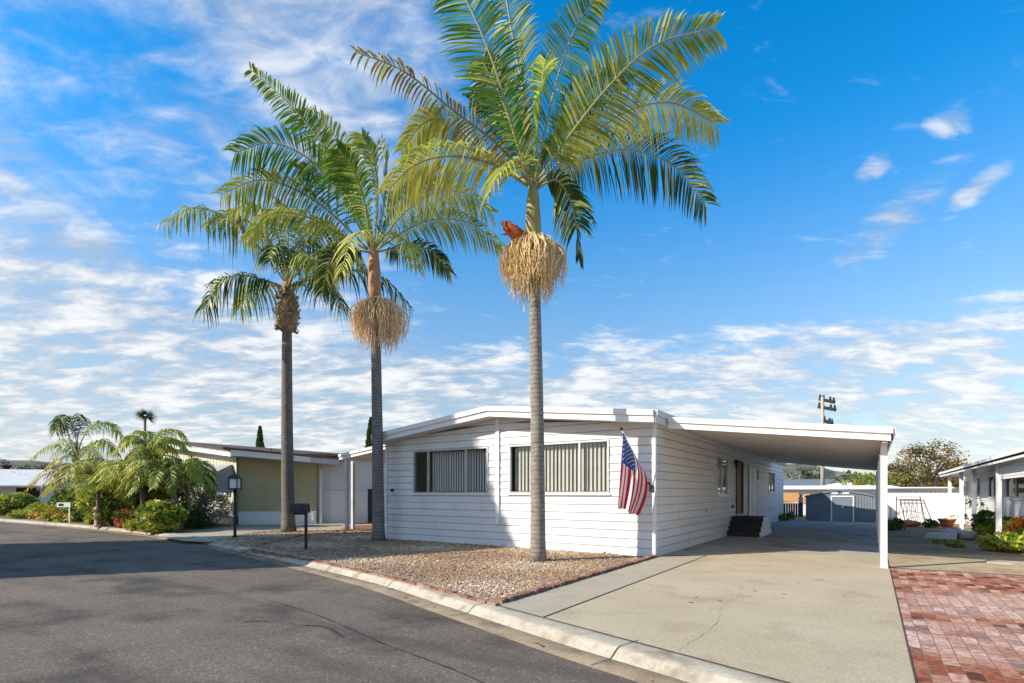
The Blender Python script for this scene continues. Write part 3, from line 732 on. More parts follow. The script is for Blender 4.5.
mb = MB(); mb.box(.016,4.55,.9,.03,4.72,1.02); mb.build('vent', M['gwhite'], house)

# carport: sloping white roof on a row of posts
cp = thing('carport', 'white flat-roofed carport on slim square posts beside the mobile home', 'carport', (0,0,PAD))
CX0, CX1, CY0, CY1 = .2, 4.55, .35, 17.4
ct = lambda x: 3.40 - (x-CX0)*(.54/(CX1-CX0)) - PAD
mb = MB(); nrib = 16; prof = []
dx = (CX1-CX0)/nrib
mb.add([(CX0,CY0,ct(CX0)-.02),(CX1,CY0,ct(CX1)-.02),(CX1,CY1,ct(CX1)-.02),(CX0,CY1,ct(CX0)-.02)], [(0,1,2,3)])
for i in range(46):                              # pan joints run across, parallel to the front edge
    y0 = CY0+.02+i*(CY1-CY0-.04)/46; y1 = CY0+.02+(i+1)*(CY1-CY0-.04)/46
    mb.quad((CX0,y0+.025,ct(CX0)-.14),(CX0,y1,ct(CX0)-.14),(CX1,y1,ct(CX1)-.14),(CX1,y0+.025,ct(CX1)-.14))
    mb.quad((CX0,y0,ct(CX0)-.16),(CX0,y0+.025,ct(CX0)-.16),(CX1,y0+.025,ct(CX1)-.16),(CX1,y0,ct(CX1)-.16))
    mb.quad((CX0,y0,ct(CX0)-.16),(CX1,y0,ct(CX1)-.16),(CX1,y0,ct(CX1)-.14),(CX0,y0,ct(CX0)-.14))
    mb.quad((CX0,y0+.025,ct(CX0)-.16),(CX1,y0+.025,ct(CX1)-.16),(CX1,y0+.025,ct(CX1)-.14),(CX0,y0+.025,ct(CX0)-.14))
cr = mb.build('roof', M['panel'], cp)
mb = MB(); fascia_run(mb, (CX0,CY0,ct(CX0)),(CX1,CY0,ct(CX1)),(0,-1,0),.12,.14); mb.build('fascia', M['trim'], cr)
mb = MB(); fascia_run(mb, (CX0,CY1,ct(CX0)),(CX1,CY1,ct(CX1)),(0,1,0),.12,.14); mb.build('fascia', M['trim'], cr)
mb = MB(); fascia_run(mb, (CX1,CY0,ct(CX1)),(CX1,CY1,ct(CX1)),(1,0,0),.12,.14); mb.build('gutter', M['trim'], cr)
mb = MB(); mb.box(4.38,CY0+.05,ct(4.43)-.30,4.48,CY1-.05,ct(4.43)-.165); mb.build('beam', M['gwhite'], cp)
for y in (.8, 4.1, 7.4, 10.7, 14.0, 17.1):
    mb = MB(); h = ct(4.43)-.30; mb.box(4.36,y-.055,0,4.47,y+.055,h); mb.box(4.35,y-.065,.0,4.48,y+.065,.03)
    pst = mb.build('post', M['trim'], cp)
# entry steps
st = thing('entry_steps', 'charcoal entry steps with a white stepped side panel at the house door', 'steps', (0,7.4,PAD))
prof = []
nst = 4; hs_ = .165; dp = .24; tot = 2.3
mb = MB()
for k in range(nst):
    mb.box(.03, k*dp, k*hs_+.0, 1.05, tot-k*dp*.8, (k+1)*hs_-.035)
mb.build('riser', M['char'], st)
mb = MB()
for k in range(nst): mb.box(.025, k*dp-.03, (k+1)*hs_-.033, 1.06, tot-k*dp*.8+.03, (k+1)*hs_)
mb.build('tread', M['char'], st)
mb = MB()
for k in range(nst): mb.box(1.064, k*dp+.02, k*hs_, 1.10, tot-k*dp*.8-.0, (k+1)*hs_+.002*(k==nst-1))
mb.build('side_panel', M['trim'], st)

# flag on a slanted pole at the house corner
fl = thing('flag', 'american flag hanging from a slanted pole at the corner of the white home', 'flag', (-.06,-.03,1.70))
pA = Vector((-.06,-.03,1.70)); pT = Vector((-.48,-.80,3.02))
mb = MB(); mb.tube([pA, pT], .014, 8); mb.build('pole', M['fwhite'], fl, world=True)
mb = MB(); mb.ico(pT+Vector((-.01,-.02,.04)), .04, 1, .05, sub=1, smooth=True); mb.build('finial', M['black'], fl, world=True)
mb = MB(); mb.box(-.11,-.05,1.62,-.01,-.015,1.78); mb.bar((-.06,-.03,1.70),(-.11,-.12,1.86),.04,.04); mb.build('bracket', M['char'], fl, world=True)
A = pA.lerp(pT, .97); B = pA.lerp(pT, .43)
Cc = px(617.5,507,12.15); D = px(637,516.5,12.35); Lm = px(620.5,466,12.1); Rm = px(647.5,486,12.3)
nx, ny = 39, 30
def qb(p0, pm, p1, t): return p0*((1-t)*(1-2*t)) + pm*(4*t*(1-t)) + p1*(t*(2*t-1))
toC = Vector((.559, -.829, 0))
def flagp(a, b):
    left = qb(A, Lm, Cc, b); right = qb(B, Rm, D, b)
    p = left.lerp(right, a)
    amp = .015+.085*b
    return p + Vector((.559,-.829,0))*(amp*math.sin(a*11+b*2.2+.6)+.4*amp*math.sin(a*23-b*3)) + Vector((0,0,-.03*b*math.sin(a*11+1)))
mb = MB()
for j in range(ny):
    for i in range(nx):
        a0, a1 = i/nx, (i+1)/nx; b0, b1 = j/ny, (j+1)/ny
        k = int((i+.5)/nx*13); mi = 0 if k % 2 == 0 else 1
        if k < 7 and (j+.5)/ny < .42: mi = 2
        mb.add([flagp(a0,b0),flagp(a1,b0),flagp(a1,b1),flagp(a0,b1)], [(0,1,2,3)], mi, True)
for row in range(9):
    for cc_ in range(6 if row % 2 == 0 else 5):
        a = (7/13)*(row+1)/10; b = .42*((2*cc_+1+(row % 2))/12)
        c = flagp(a, b); eu = (flagp(a+.01,b)-c).normalized(); ev = (flagp(a,b+.01)-c).normalized(); nn = eu.cross(ev).normalized()
        for sgn in (1, -1):
            vs = [c+nn*.004*sgn + (eu*math.cos(k*math.pi/5)+ev*math.sin(k*math.pi/5))*(.03 if k % 2 == 0 else .0125) for k in range(10)]
            mb.add(vs, [tuple(range(10))], 1)
me_ = mb.build('cloth', [M['red'], M['fwhite'], M['blue']], fl, world=True)

# ------------------------------------------------------------------ palms
def frond_mesh(pts, leaf=.8, nl=48, roll=0, roll2=None, width=.045, droop=.35, seed=0, sweep=(45,65), rr=.03, start=.12, tatter=.06, plum=0.0, mi=0, both=True):
    rnd = random.Random(seed); mb = MB(); n = nl
    P = catmull(pts, n); roll2 = roll if roll2 is None else roll2
    mb.tube([P[i] for i in range(0, n+1, 3)], [rr*(1-.8*i/n)+.004 for i in range(0, n+1, 3)], 5, 1)
    for i in range(1, n+1):
        t = i/n
        if t < start: continue
        T = (P[min(i+1, n)]-P[i-1]).normalized()
        up = Vector((0,0,1)); Nn = up-T*T.z
        if Nn.length < .15: Nn = Nn + Vector((.559,-.829,0))*.3; Nn = Nn-T*Nn.dot(T)
        Nn.normalize(); Nn = Quaternion(T, R(roll+(roll2-roll)*t)) @ Nn
        S = T.cross(Nn).normalized()
        prof = min(1.0, .45+1.9*(t-start))*(1.0 if t < .55 else max(.38, 1-(t-.55)*1.25))
        sw = R(sweep[0]+(sweep[1]-sweep[0])*t*t) - R(20)
        for sd in (-1, 1):
            if rnd.random() < tatter: continue
            l = leaf*prof*rnd.uniform(.85,1.1)
            pe = rnd.uniform(-1, 1)*plum
            dirv = (S*sd*math.cos(sw)+T*math.sin(sw)+Nn*(.12+pe)+Vector((rnd.gauss(0,.05),rnd.gauss(0,.05),rnd.gauss(0,.05)))).normalized()
            wv = (T-dirv*T.dot(dirv)).normalized()*width*rnd.uniform(.8,1.15)*.5
            wv = wv + Nn*rnd.uniform(-.75,.75)*width*.5
            g = Vector((0,0,-1)); dr_ = droop*l*rnd.uniform(.7,1.3)
            p0 = P[i]; p1 = p0+dirv*l*.38+g*dr_*.10; p2 = p0+dirv*l*.72+g*dr_*.42; p3 = p0+dirv*l*.97+g*dr_
            mb.add([p0-wv*.45,p0+wv*.45,p1+wv,p1-wv,p2+wv*.8,p2-wv*.8,p3], [(0,1,2,3),(3,2,4,5),(5,4,6)], 2 if rnd.random() < .14+.3*max(0, t-.6) else mi)  # yellowed tips and scattered leaflets, pale as painted sun highlights
    return mb
def trunk_tube(base, top, r0, r1, bend, flare=1.25, n=26):
    P = []; rad = []
    for i in range(n+1):
        t = i/n; p = base.lerp(top, t) + bend*math.sin(math.pi*t)
        P.append(p); rad.append((r0+(r1-r0)*t)*(1+(flare-1)*max(0, 1-t*14)**2))
    return P, rad
def skirt(mb, top, r_in, rad, length, n, seed, r_s=.010):
    rnd = random.Random(seed); lean = Vector((rnd.uniform(-.1,.1), rnd.uniform(-.1,.1), 0))
    for k in range(n):
        a = rnd.uniform(0, 6.283); q = rnd.random()**.55; rr_ = r_in+(rad*rnd.uniform(.85,1.08)-r_in)*q
        ln = length*rnd.uniform(.55,1.04)*(1-.30*q*q); up_ = rnd.uniform(.04,.2)*(1-.5*q); zz = -rnd.uniform(0,.2)*(1-q)
        tw = rnd.gauss(0,.2); pts = []
        for s_ in (0, .1, .24, .42, .62, .82, 1):
            an = a+tw*s_; ca, sa = math.cos(an), math.sin(an)
            rad_ = r_in+(rr_-r_in)*min(1, s_*2.1)**.75-.22*q*max(0, s_-.62)
            h = zz+up_*math.sin(min(1, s_*3.4)*math.pi)*.9-ln*max(0, s_-.1)**1.12
            pts.append(top+lean*s_+Vector((rad_*ca+rnd.gauss(0,.022), rad_*sa+rnd.gauss(0,.022), h+rnd.gauss(0,.02))))
        mi = rnd.randint(0, 1); mb.tube(pts, [r_s*1.2, r_s, r_s*1.05, r_s*1.1, r_s, r_s*.8, r_s*.4], 3, mi, cap=False, smooth=False)
        for j in (3, 4, 5):                     # side twigs
            if rnd.random() < .3:
                p = pts[j]; mb.tube([p, p+Vector((rnd.gauss(0,.07), rnd.gauss(0,.07), -rnd.uniform(.05,.2)))], [r_s*.8, r_s*.4], 3, mi, cap=False, smooth=False)
def big_palm(name, label, base_px, Y, top_px, r0, r1, tm, bend=(0,0,0)):
    base = px(base_px[0], base_px[1], Y); base.z = PAD
    t = thing(name, label, 'palm tree', base, 0, 'tall palms in front of the home')
    top = px(top_px[0], top_px[1], Y)
    P, rad = trunk_tube(base, top, r0, r1, Vector(bend)); P[0] = P[0]-Vector((0,0,.03))
    MB().tube(P, rad, 16).build('trunk', M[tm], t, world=True)
    return t, top
def fronds(t, Y, lst, **kw):
    for k, (pts, matn, opt) in enumerate(lst):
        o = dict(kw); o.update(opt); ls = o.pop('lscale', 1); o['leaf'] = o['leaf']*ls; o['seed'] = k*7+3+int(Y*10)
        W_ = [px(u, v, Y+dy) for u, v, dy in pts]
        frond_mesh(W_, **o).build('frond', [M[matn], M['rachis'], M['leaf_y']], t, world=True)

# the nearest palm, in the gravel before the window
Y3 = 11.78
p3, top3 = big_palm('king_palm', 'tallest palm, in front of the right window, with a straw skirt under a red sheath', (538,561), Y3, (533.5,252), .17, .12, 'trunk', (.03,.0,0))
sh_b = px(533.5,250,Y3); sh_t = px(533,186,Y3)
MB().tube([sh_b-Vector((0,0,.1)), sh_b.lerp(sh_t,.15), sh_b.lerp(sh_t,.5), sh_b.lerp(sh_t,.85), sh_t+Vector((0,0,.15))], [.15,.19,.165,.13,.06], 14).build('crownshaft', M['shaft'], p3, world=True)
mb = MB(); skirt(mb, px(533,243,Y3), .15, .74, 1.5, 560, 11, .0085); mb.build('flower_skirt', [M['strand'], M['strandy']], p3, world=True)
mb = MB(); s0 = px(526,243,Y3-.15)
mb.tube([px(531,244,Y3-.12), px(519,238,Y3-.2), px(507,226,Y3-.25), px(502,221,Y3-.25)], [.04,.15,.12,.015], 9)
for k in range(9):
    e_ = px(501+rnd.uniform(-2,9), 219+k*1.8+rnd.uniform(-2,4), Y3-.25+rnd.uniform(-.1,.1)); b_ = px(530,240-k*.6,Y3-.12); m_ = b_.lerp(e_,.55)+Vector((rnd.gauss(0,.03),rnd.gauss(0,.03),rnd.uniform(0,.08))); mb.tube([b_, m_, e_], [.03,.05,.006], 5, smooth=False)
mb.build('sheath', M['spathe'], p3, world=True)
L3 = [
 ([(529,182,0),(499,146,-.5),(455,112,-.9),(405,72,-1.1),(357,52,-1.2)], 'leaf_b', dict(roll=15, leaf=.62, droop=.75, tatter=.22, nl=60, width=.05)),
 ([(530,180,-.1),(512,125,-.7),(492,60,-1.0),(466,0,-1.1),(440,-40,-1.0)], 'leaf_g', dict(roll=78, leaf=1.05, droop=.22)),
 ([(532,180,.1),(528,120,.5),(515,50,.8),(503,-20,.9),(495,-60,.8)], 'leaf_o', dict(roll=80, leaf=.95, droop=.3)),
 ([(535,180,.1),(545,130,.3),(560,70,.5),(577,25,.6),(600,-8,.7)], 'leaf_g', dict(roll=-72, leaf=.95, droop=.3)),
 ([(537,182,-.1),(570,135,-.5),(610,85,-.7),(655,45,-.8),(714,28,-.8)], 'leaf_o', dict(roll=-70, leaf=1.1, droop=.25)),
 ([(538,184,.1),(580,145,.2),(625,112,.3),(672,103,.4),(716,124,.5)], 'leaf_y', dict(roll=-35, leaf=.95, droop=.5)),
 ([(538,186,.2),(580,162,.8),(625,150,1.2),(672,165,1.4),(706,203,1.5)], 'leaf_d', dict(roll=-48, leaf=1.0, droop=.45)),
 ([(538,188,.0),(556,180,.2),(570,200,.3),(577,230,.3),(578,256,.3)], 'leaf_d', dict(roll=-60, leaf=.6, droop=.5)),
 ([(528,186,-.1),(492,164,-.3),(450,156,-.4),(415,165,-.4),(388,190,-.4)], 'leaf_y', dict(roll=20, leaf=.95, droop=.85)),
 ([(528,184,.2),(485,150,.8),(450,122,1.1),(425,122,1.2),(402,150,1.2)], 'leaf_y', dict(roll=40, leaf=.7, droop=.6)),
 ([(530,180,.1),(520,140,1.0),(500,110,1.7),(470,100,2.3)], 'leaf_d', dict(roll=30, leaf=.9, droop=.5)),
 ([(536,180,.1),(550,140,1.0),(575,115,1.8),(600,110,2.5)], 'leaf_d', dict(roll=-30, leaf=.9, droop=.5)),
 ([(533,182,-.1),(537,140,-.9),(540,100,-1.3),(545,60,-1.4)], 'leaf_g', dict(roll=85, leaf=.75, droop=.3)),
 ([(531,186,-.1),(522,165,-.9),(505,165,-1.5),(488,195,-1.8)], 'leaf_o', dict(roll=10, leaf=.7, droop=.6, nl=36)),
 ([(532,182,.2),(526,130,1.2),(522,80,1.8),(520,40,2.0)], 'leaf_d', dict(roll=75, leaf=.9, droop=.3)),  # extra inner fronds, the crown's shade painted by darker leaves
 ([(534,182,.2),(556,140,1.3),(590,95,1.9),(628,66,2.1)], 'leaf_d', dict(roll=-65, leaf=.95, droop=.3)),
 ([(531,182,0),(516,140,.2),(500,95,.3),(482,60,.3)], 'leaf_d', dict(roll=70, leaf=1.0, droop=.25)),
]
fronds(p3, Y3, L3, nl=116, width=.039, lscale=1.0)

# the middle palm
Y2 = 16.7
p2, top2 = big_palm('king_palm', 'middle palm of the three, pinkish flower skirt below an orange-brown shaft', (378.5,541), Y2, (375,300), .19, .14, 'trunk2', (.02,0,0))
a0 = px(375,300,Y2); a1 = px(373.5,250,Y2)
MB().tube([a0-Vector((0,0,.1)), a0.lerp(a1,.2), a0.lerp(a1,.6), a0.lerp(a1,1), a1+Vector((0,0,.25))], [.16,.2,.19,.15,.08], 14).build('crownshaft', M['shafto'], p2, world=True)
mb = MB(); skirt(mb, px(379,303,Y2), .14, .92, 1.75, 560, 12, .0105); mb.build('flower_skirt', [M['strand2'], M['strand']], p2, world=True)
L2 = [
 ([(372,250,0),(343,180,-.3),(312,130,-.6),(280,95,-.8),(250,69,-.8)], 'leaf_g', dict(roll=70, leaf=.8, droop=.3)),
 ([(370,248,0),(342,195,-.5),(310,160,-.9),(272,143,-1.1),(236,152,-1.2)], 'leaf_g', dict(roll=45, leaf=1.25, droop=.55)),
 ([(368,249,0),(330,212,-.2),(292,188,-.4),(258,180,-.5),(222,194,-.5)], 'leaf_o', dict(roll=25, leaf=1.05, droop=.7)),
 ([(367,250,-.1),(330,228,-.8),(298,214,-1.3),(268,215,-1.6),(246,240,-1.7)], 'leaf_o', dict(roll=20, leaf=.7, droop=.8)),
 ([(372,247,.1),(356,190,.2),(340,145,.2),(318,120,.2),(296,114,.2)], 'leaf_o', dict(roll=55, leaf=.9, droop=.6)),
 ([(372,247,-.2),(364,200,-1.0),(352,168,-1.5),(338,150,-1.8)], 'leaf_g', dict(roll=70, leaf=1.15, droop=.4)),
 ([(374,247,-.1),(378,200,-.8),(374,160,-1.4),(362,135,-1.7)], 'leaf_o', dict(roll=85, leaf=1.0, droop=.4)),
 ([(376,248,0),(402,215,.2),(430,195,.4),(462,192,.5),(492,212,.6)], 'leaf_y', dict(roll=-25, leaf=1.1, droop=.75)),
 ([(377,250,.1),(410,228,.4),(440,219,.5),(472,224,.5),(501,246,.5)], 'leaf_o', dict(roll=-30, leaf=1.0, droop=.65)),
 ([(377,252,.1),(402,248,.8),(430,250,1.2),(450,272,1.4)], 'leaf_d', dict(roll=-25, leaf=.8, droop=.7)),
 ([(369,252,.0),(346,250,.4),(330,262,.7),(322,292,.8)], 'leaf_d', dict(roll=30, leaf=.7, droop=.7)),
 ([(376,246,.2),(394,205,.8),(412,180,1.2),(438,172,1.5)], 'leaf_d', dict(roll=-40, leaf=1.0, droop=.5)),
 ([(373,250,-.2),(368,232,-1.0),(352,238,-1.6),(342,270,-2.0)], 'leaf_y', dict(roll=0, leaf=.8, droop=.7, nl=36)),
 ([(377,250,-.2),(392,236,-1.0),(408,242,-1.5),(416,268,-1.7)], 'leaf_o', dict(roll=0, leaf=.8, droop=.7, nl=36)),
 ([(374,248,.2),(352,205,1.2),(328,176,1.8),(296,168,2.0)], 'leaf_d', dict(roll=45, leaf=1.0, droop=.5)),  # inner fronds again darker, shade of the crown put into leaf colour
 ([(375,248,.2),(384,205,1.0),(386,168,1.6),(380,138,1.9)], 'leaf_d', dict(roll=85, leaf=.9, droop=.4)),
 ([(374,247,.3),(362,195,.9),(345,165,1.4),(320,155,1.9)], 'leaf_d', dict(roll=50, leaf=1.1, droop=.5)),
]
fronds(p2, Y2, L2, nl=90, width=.046, lscale=.92)

# the farthest of the three: a queen palm, feathery and drooping
Y1 = 20.5
p1, top1 = big_palm('queen_palm', 'leftmost tall palm, feathery dark fronds above shaggy brown boots', (288.5,532), Y1, (287,328), .25, .18, 'trunk1', (-.04,0,0))
mb = MB(); b0 = px(287,332,Y1); rnd = random.Random(8)
mb.tube([b0, b0+Vector((0,0,.15)), b0+Vector((0,0,.7)), b0+Vector((0,0,1.3)), b0+Vector((0,0,1.9))], [.2,.36,.42,.3,.16], 12)
for k in range(60):
    a = rnd.uniform(0, 6.28); h = rnd.uniform(.05, 1.6); r_ = .36*(1-abs(h-.6)*.35); c = b0+Vector((r_*math.cos(a), r_*math.sin(a), h))
    mb.bar(c, c+Vector((.14*math.cos(a), .14*math.sin(a), rnd.uniform(-.22,.45))), .16, .03, (math.cos(a), math.sin(a), .2))
mb.build('leaf_boots', M['boot'], p1, world=True)
L1 = [
 ([(287,285,0),(262,250,-.3),(232,222,-.5),(198,208,-.6),(165,222,-.7)], {}),
 ([(286,288,0),(262,279,-.5),(238,275,-.8),(218,283,-1.0),(204,308,-1.0)], {}),
 ([(287,284,0),(270,245,.3),(250,222,.6),(228,214,.8),(208,226,.9)], {}),
 ([(287,283,0),(279,240,-.4),(268,215,-.8),(250,203,-1.0),(232,212,-1.1)], {}),
 ([(288,282,.1),(288,240,.4),(284,210,.8),(274,196,1.1)], {}),
 ([(288,283,0),(300,245,-.3),(312,225,-.6),(330,222,-.8),(345,245,-.9)], {}),
 ([(289,284,0),(312,256,.2),(334,244,.4),(356,250,.5),(370,280,.6)], {}),
 ([(290,287,0),(318,274,.1),(350,270,.2),(384,278,.2),(410,306,.2)], {}),
 ([(290,288,0),(310,280,-.7),(328,284,-1.2),(342,305,-1.4)], {}),
 ([(286,288,0),(270,285,.7),(252,288,1.2),(240,308,1.4)], {}),
 ([(288,284,-.1),(284,258,-1.0),(276,246,-1.7),(268,258,-2.2)], {}),
 ([(288,284,.2),(298,250,1.0),(310,240,1.6),(322,252,2.0)], {}),
 ([(289,284,-.2),(300,262,-1.2),(312,258,-1.8),(322,276,-2.2)], {}),
]
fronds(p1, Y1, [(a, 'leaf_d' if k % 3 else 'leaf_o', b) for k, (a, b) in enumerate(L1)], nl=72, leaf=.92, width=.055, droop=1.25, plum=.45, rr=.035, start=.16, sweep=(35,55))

# ------------------------------------------------------------------ small street furniture
lp = gp(235, 537.5)
t = thing('lamp_post', 'black lamp post with a square white lantern at the gravel corner', 'lamp post', lp, TH); LS = .78
MB().lathe([(.085,0),(.085,.05),(.05,.08),(.042,.4),(.042,1.62)], n=12).build('post', M['black'], t)
mb = MB(); mb.box(-.2,-.2,1.62,.2,.2,1.66)
for i in (-1, 1):
    for j in (-1, 1): mb.box(i*.175-.018,j*.175-.018,1.66,i*.175+.018,j*.175+.018,1.98)
mb.add([(-.24,-.24,1.98),(.24,-.24,1.98),(.24,.24,1.98),(-.24,.24,1.98),(-.12,-.12,2.1),(.12,-.12,2.1),(.12,.12,2.1),(-.12,.12,2.1)], [(3,2,1,0),(4,5,6,7),(0,1,5,4),(1,2,6,5),(2,3,7,6),(3,0,4,7)])
mb.lathe([(.03,2.1),(.03,2.14),(.05,2.17),(.03,2.21),(.005,2.23)], n=10); mb.v = [(p[0]*LS,p[1]*LS,p[2]) for p in mb.v]; la = mb.build('lantern', M['black'], t)
MB().box(-.155*LS,-.155*LS,1.665,.155*LS,.155*LS,1.975).build('pane', M['lampglass'], la)

mbp = gp(306, 550)
t = thing('mailbox', 'black post-mounted mailbox in the gravel beside the kerb', 'mailbox', mbp, TH)
MB().box(-.03,-.03,0,.03,.03,.98).build('post', M['black'], t)
prof = [(-.15,.98)] + [(-.15+0*k, 1.0) for k in range(1)] + [(.15*math.cos(math.pi-k*math.pi/8)*.95, 1.10+.13*math.sin(k*math.pi/8)) for k in range(9)] + [(.15,.98)]
mb = MB(); mb.extrude([(p[1-1]*.9, p[1]) for p in prof], 'y', -.2, .2)
mb2 = MB()
bodyv = MB(); n = len(prof)
vs = [(-.36, p[0], p[1]) for p in prof]+[(.06, p[0], p[1]) for p in prof]
bodyv.add(vs, [tuple(range(n-1,-1,-1)), tuple(range(n,2*n))]+[(i,(i+1)%n,n+(i+1)%n,n+i) for i in range(n)])
bo = bodyv.build('box', M['black'], t, fix=True)
MB().box(-.375,-.12,1.0,-.362,.12,1.18).build('door', M['char'], bo)
MB().box(-.1,-.165,1.05,-.06,-.152,1.2).build('signal_flag', M['char'], bo)
MB().box(-.3,-.1,.93,.0,.1,.98).build('bracket', M['black'], t)

# ------------------------------------------------------------------ left awning of the white home
aw = thing('side_awning', 'white patio awning with thin posts on the left side of the mobile home', 'awning', (-HW,1.8,PAD))
mb = MB(); x0, x1 = -13.55, -HW-.2
zt = lambda x: 3.12+(x-x0)*.115-PAD
v = [(x0,1.7,zt(x0)),(x1,1.7,zt(x1)),(x1,12,zt(x1)),(x0,12,zt(x0))]
mb.add([(p[0],p[1],p[2]+PAD) for p in v]+[(p[0],p[1],p[2]+PAD-.06) for p in v], [(0,1,2,3),(7,6,5,4),(0,4,5,1),(1,5,6,2),(2,6,7,3),(3,7,4,0)]); ar = mb.build('roof', M['panel'], aw, world=True)
mb = MB(); fascia_run(mb, (x0,1.68,zt(x0)+PAD+.03),(x1,1.68,zt(x1)+PAD+.03),(0,-1,0),.1,.12); fascia_run(mb, (x0-.02,12,zt(x0)+PAD+.03),(x0-.02,1.7,zt(x0)+PAD+.03),(-1,0,0),.1,.12); mb.build('fascia', M['trim'], ar, world=True)
for p in (gp(347,530.5), gp(353,529)):
    MB().box(p.x-.06,p.y-.06,PAD,p.x+.06,p.y+.06,2.92).build('post', M['gwhite'], aw, world=True)

# ------------------------------------------------------------------ beige neighbour home on the left
o_ = cw(-12.9, 25.0); ang = TH + math.atan2(.22, .975)
nb = thing('mobile_home', 'beige and cream mobile home with brown roof edge behind the left palms', 'house', (o_[0], o_[1], PAD), ang)
# wing frame: x along the wing, y back; the street front is turned towards the kerb
ANF = math.radians(-34) - math.atan2(.22, .975)
def fr(mb):
    c, s_ = math.cos(ANF), math.sin(ANF); mb.v = [(p[0]*c-p[1]*s_, p[0]*s_+p[1]*c, p[2]) for p in mb.v]; return mb
gz = lambda x: 3.55 - x*.08 - PAD              # wing roof edge falls to the right
gf = lambda x: 3.55 + (min(-x, 7.0)*.115 - max(0, -x-7.0)*.115) - PAD
def poly_wall(mb, x0, x1, y, z0, top, brk=(), mi=0):
    xs_ = sorted([x0, x1]+[b for b in brk if x0 < b < x1])
    for a, b in zip(xs_[:-1], xs_[1:]): mb.quad((a,y,z0),(b,y,z0),(b,y,top(b)),(a,y,top(a)), mi)
mb = MB(); poly_wall(mb, -10, 0, 0, 0, lambda x: gf(x)-.2, (-7,)); mb.quad((-10,0,0),(-10,14,0),(-10,14,gf(-10)-.2),(-10,0,gf(-10)-.2))
for x in np.arange(-9.9, 0, .3): mb.box(x,-.012,.8,x+.02,.0,gf(x)-.25)
fr(mb).build('front_wall', M['cream'], nb)
mb = MB(); poly_wall(mb, -.02, 3.5, .30, .62, lambda x: gz(x)-.2); mb.quad((3.5,.3,0),(3.5,9,0),(3.5,9,gz(3.5)-.2),(3.5,.3,gz(3.5)-.2))
for x in np.arange(.05, 3.5, .2): mb.box(x,.284,.64,x+.025,.302,gz(x)-.2)
mb.build('side_wall', M['beige'], nb)
mb = MB(); poly_wall(mb, 0, 3.5, .27, 0, lambda x: .62)
for x in np.arange(.05, 3.5, .3): mb.box(x,.255,.0,x+.02,.272,.6)
mb.build('skirting', M['trim'], nb)
mb = MB(); poly_wall(mb, -10, 0, -.03, 0, lambda x: .75); fr(mb).build('skirting', M['gwhite'], nb)
def slab(xa, xb, y0, y1, g, up, th, front):
    mb = MB(); v = [(xa,y0,g(xa)+up),(xb,y0,g(xb)+up),(xb,y1,g(xb)+up),(xa,y1,g(xa)+up)]
    mb.add(v+[(p[0],p[1],p[2]-th) for p in v], [(0,1,2,3),(7,6,5,4),(0,4,5,1),(1,5,6,2),(2,6,7,3),(3,7,4,0)])
    return fr(mb) if front else mb
nr = slab(0, 4.6, -.95, 9, gz, 0, .24, False).build('roof', M['gwhite'], nb)
slab(-.3, 4.6, -1.01, 9, gz, .10, .10, False).build('roof_edge', M['brown'], nr)
mb = MB(); fascia_run(mb, (0,-.97,gz(0)-.02),(3.4,-.97,gz(3.4)-.02),(0,-1,0),.02,.21); mb.build('fascia', M['trim'], nr)
for xa, xb in ((-10.4,-7),(-7,.25)):
    nr = slab(xa, xb, -.4, 12, gf, 0, .24, True).build('roof', M['gwhite'], nb)
    slab(xa, xb, -.46, 12, gf, .10, .10, True).build('roof_edge', M['brown'], nr)
    mb = MB(); fascia_run(mb, (xa,-.42,gf(xa)-.02),(xb,-.42,gf(xb)-.02),(0,-1,0),.02,.21); fr(mb).build('fascia', M['trim'], nr)
MB().tube([(.9,3,gz(.9)),(.9,3,gz(.9)+.45)],.05,8).build('vent_pipe', M['char'], nr)
# street windows with a folded-out metal awning
def nwin(x0, x1):
    mb = MB(); mb.box(x0,-.06,1.35,x1,-.035,2.55); w = fr(mb).build('window', M['alu'], nb)
    for a, b in ((x0+.04,(x0+x1)/2-.03),((x0+x1)/2+.03,x1-.04)): fr(MB().box(a,-.066,1.4,b,-.062,2.5)).build('pane', M['dark'], w)
    mb = MB(); mb.add([(x0-.2,-.05,2.85),(x1+.2,-.05,2.85),(x1+.2,-1.0,2.35),(x0-.2,-1.0,2.35)],[(0,1,2,3)]); mb.add([(x0-.2,-.05,2.81),(x1+.2,-.05,2.81),(x1+.2,-1.0,2.31),(x0-.2,-1.0,2.31)],[(3,2,1,0)])
    mb.quad((x1+.2,-.05,2.85),(x1+.2,-.05,1.5),(x1+.2,-.55,1.5),(x1+.2,-1.0,2.35)); fr(mb).build('window_awning', M['groof'], nb)
nwin(-3.0, -.5); nwin(-8.2, -5.4)
fr(MB().quad((-1.6,-.075,1.42),(-.8,-.075,1.42),(-.8,-.075,2.3),(-1.6,-.075,2.3))).build('window_picture', M['bluepic'], nb)
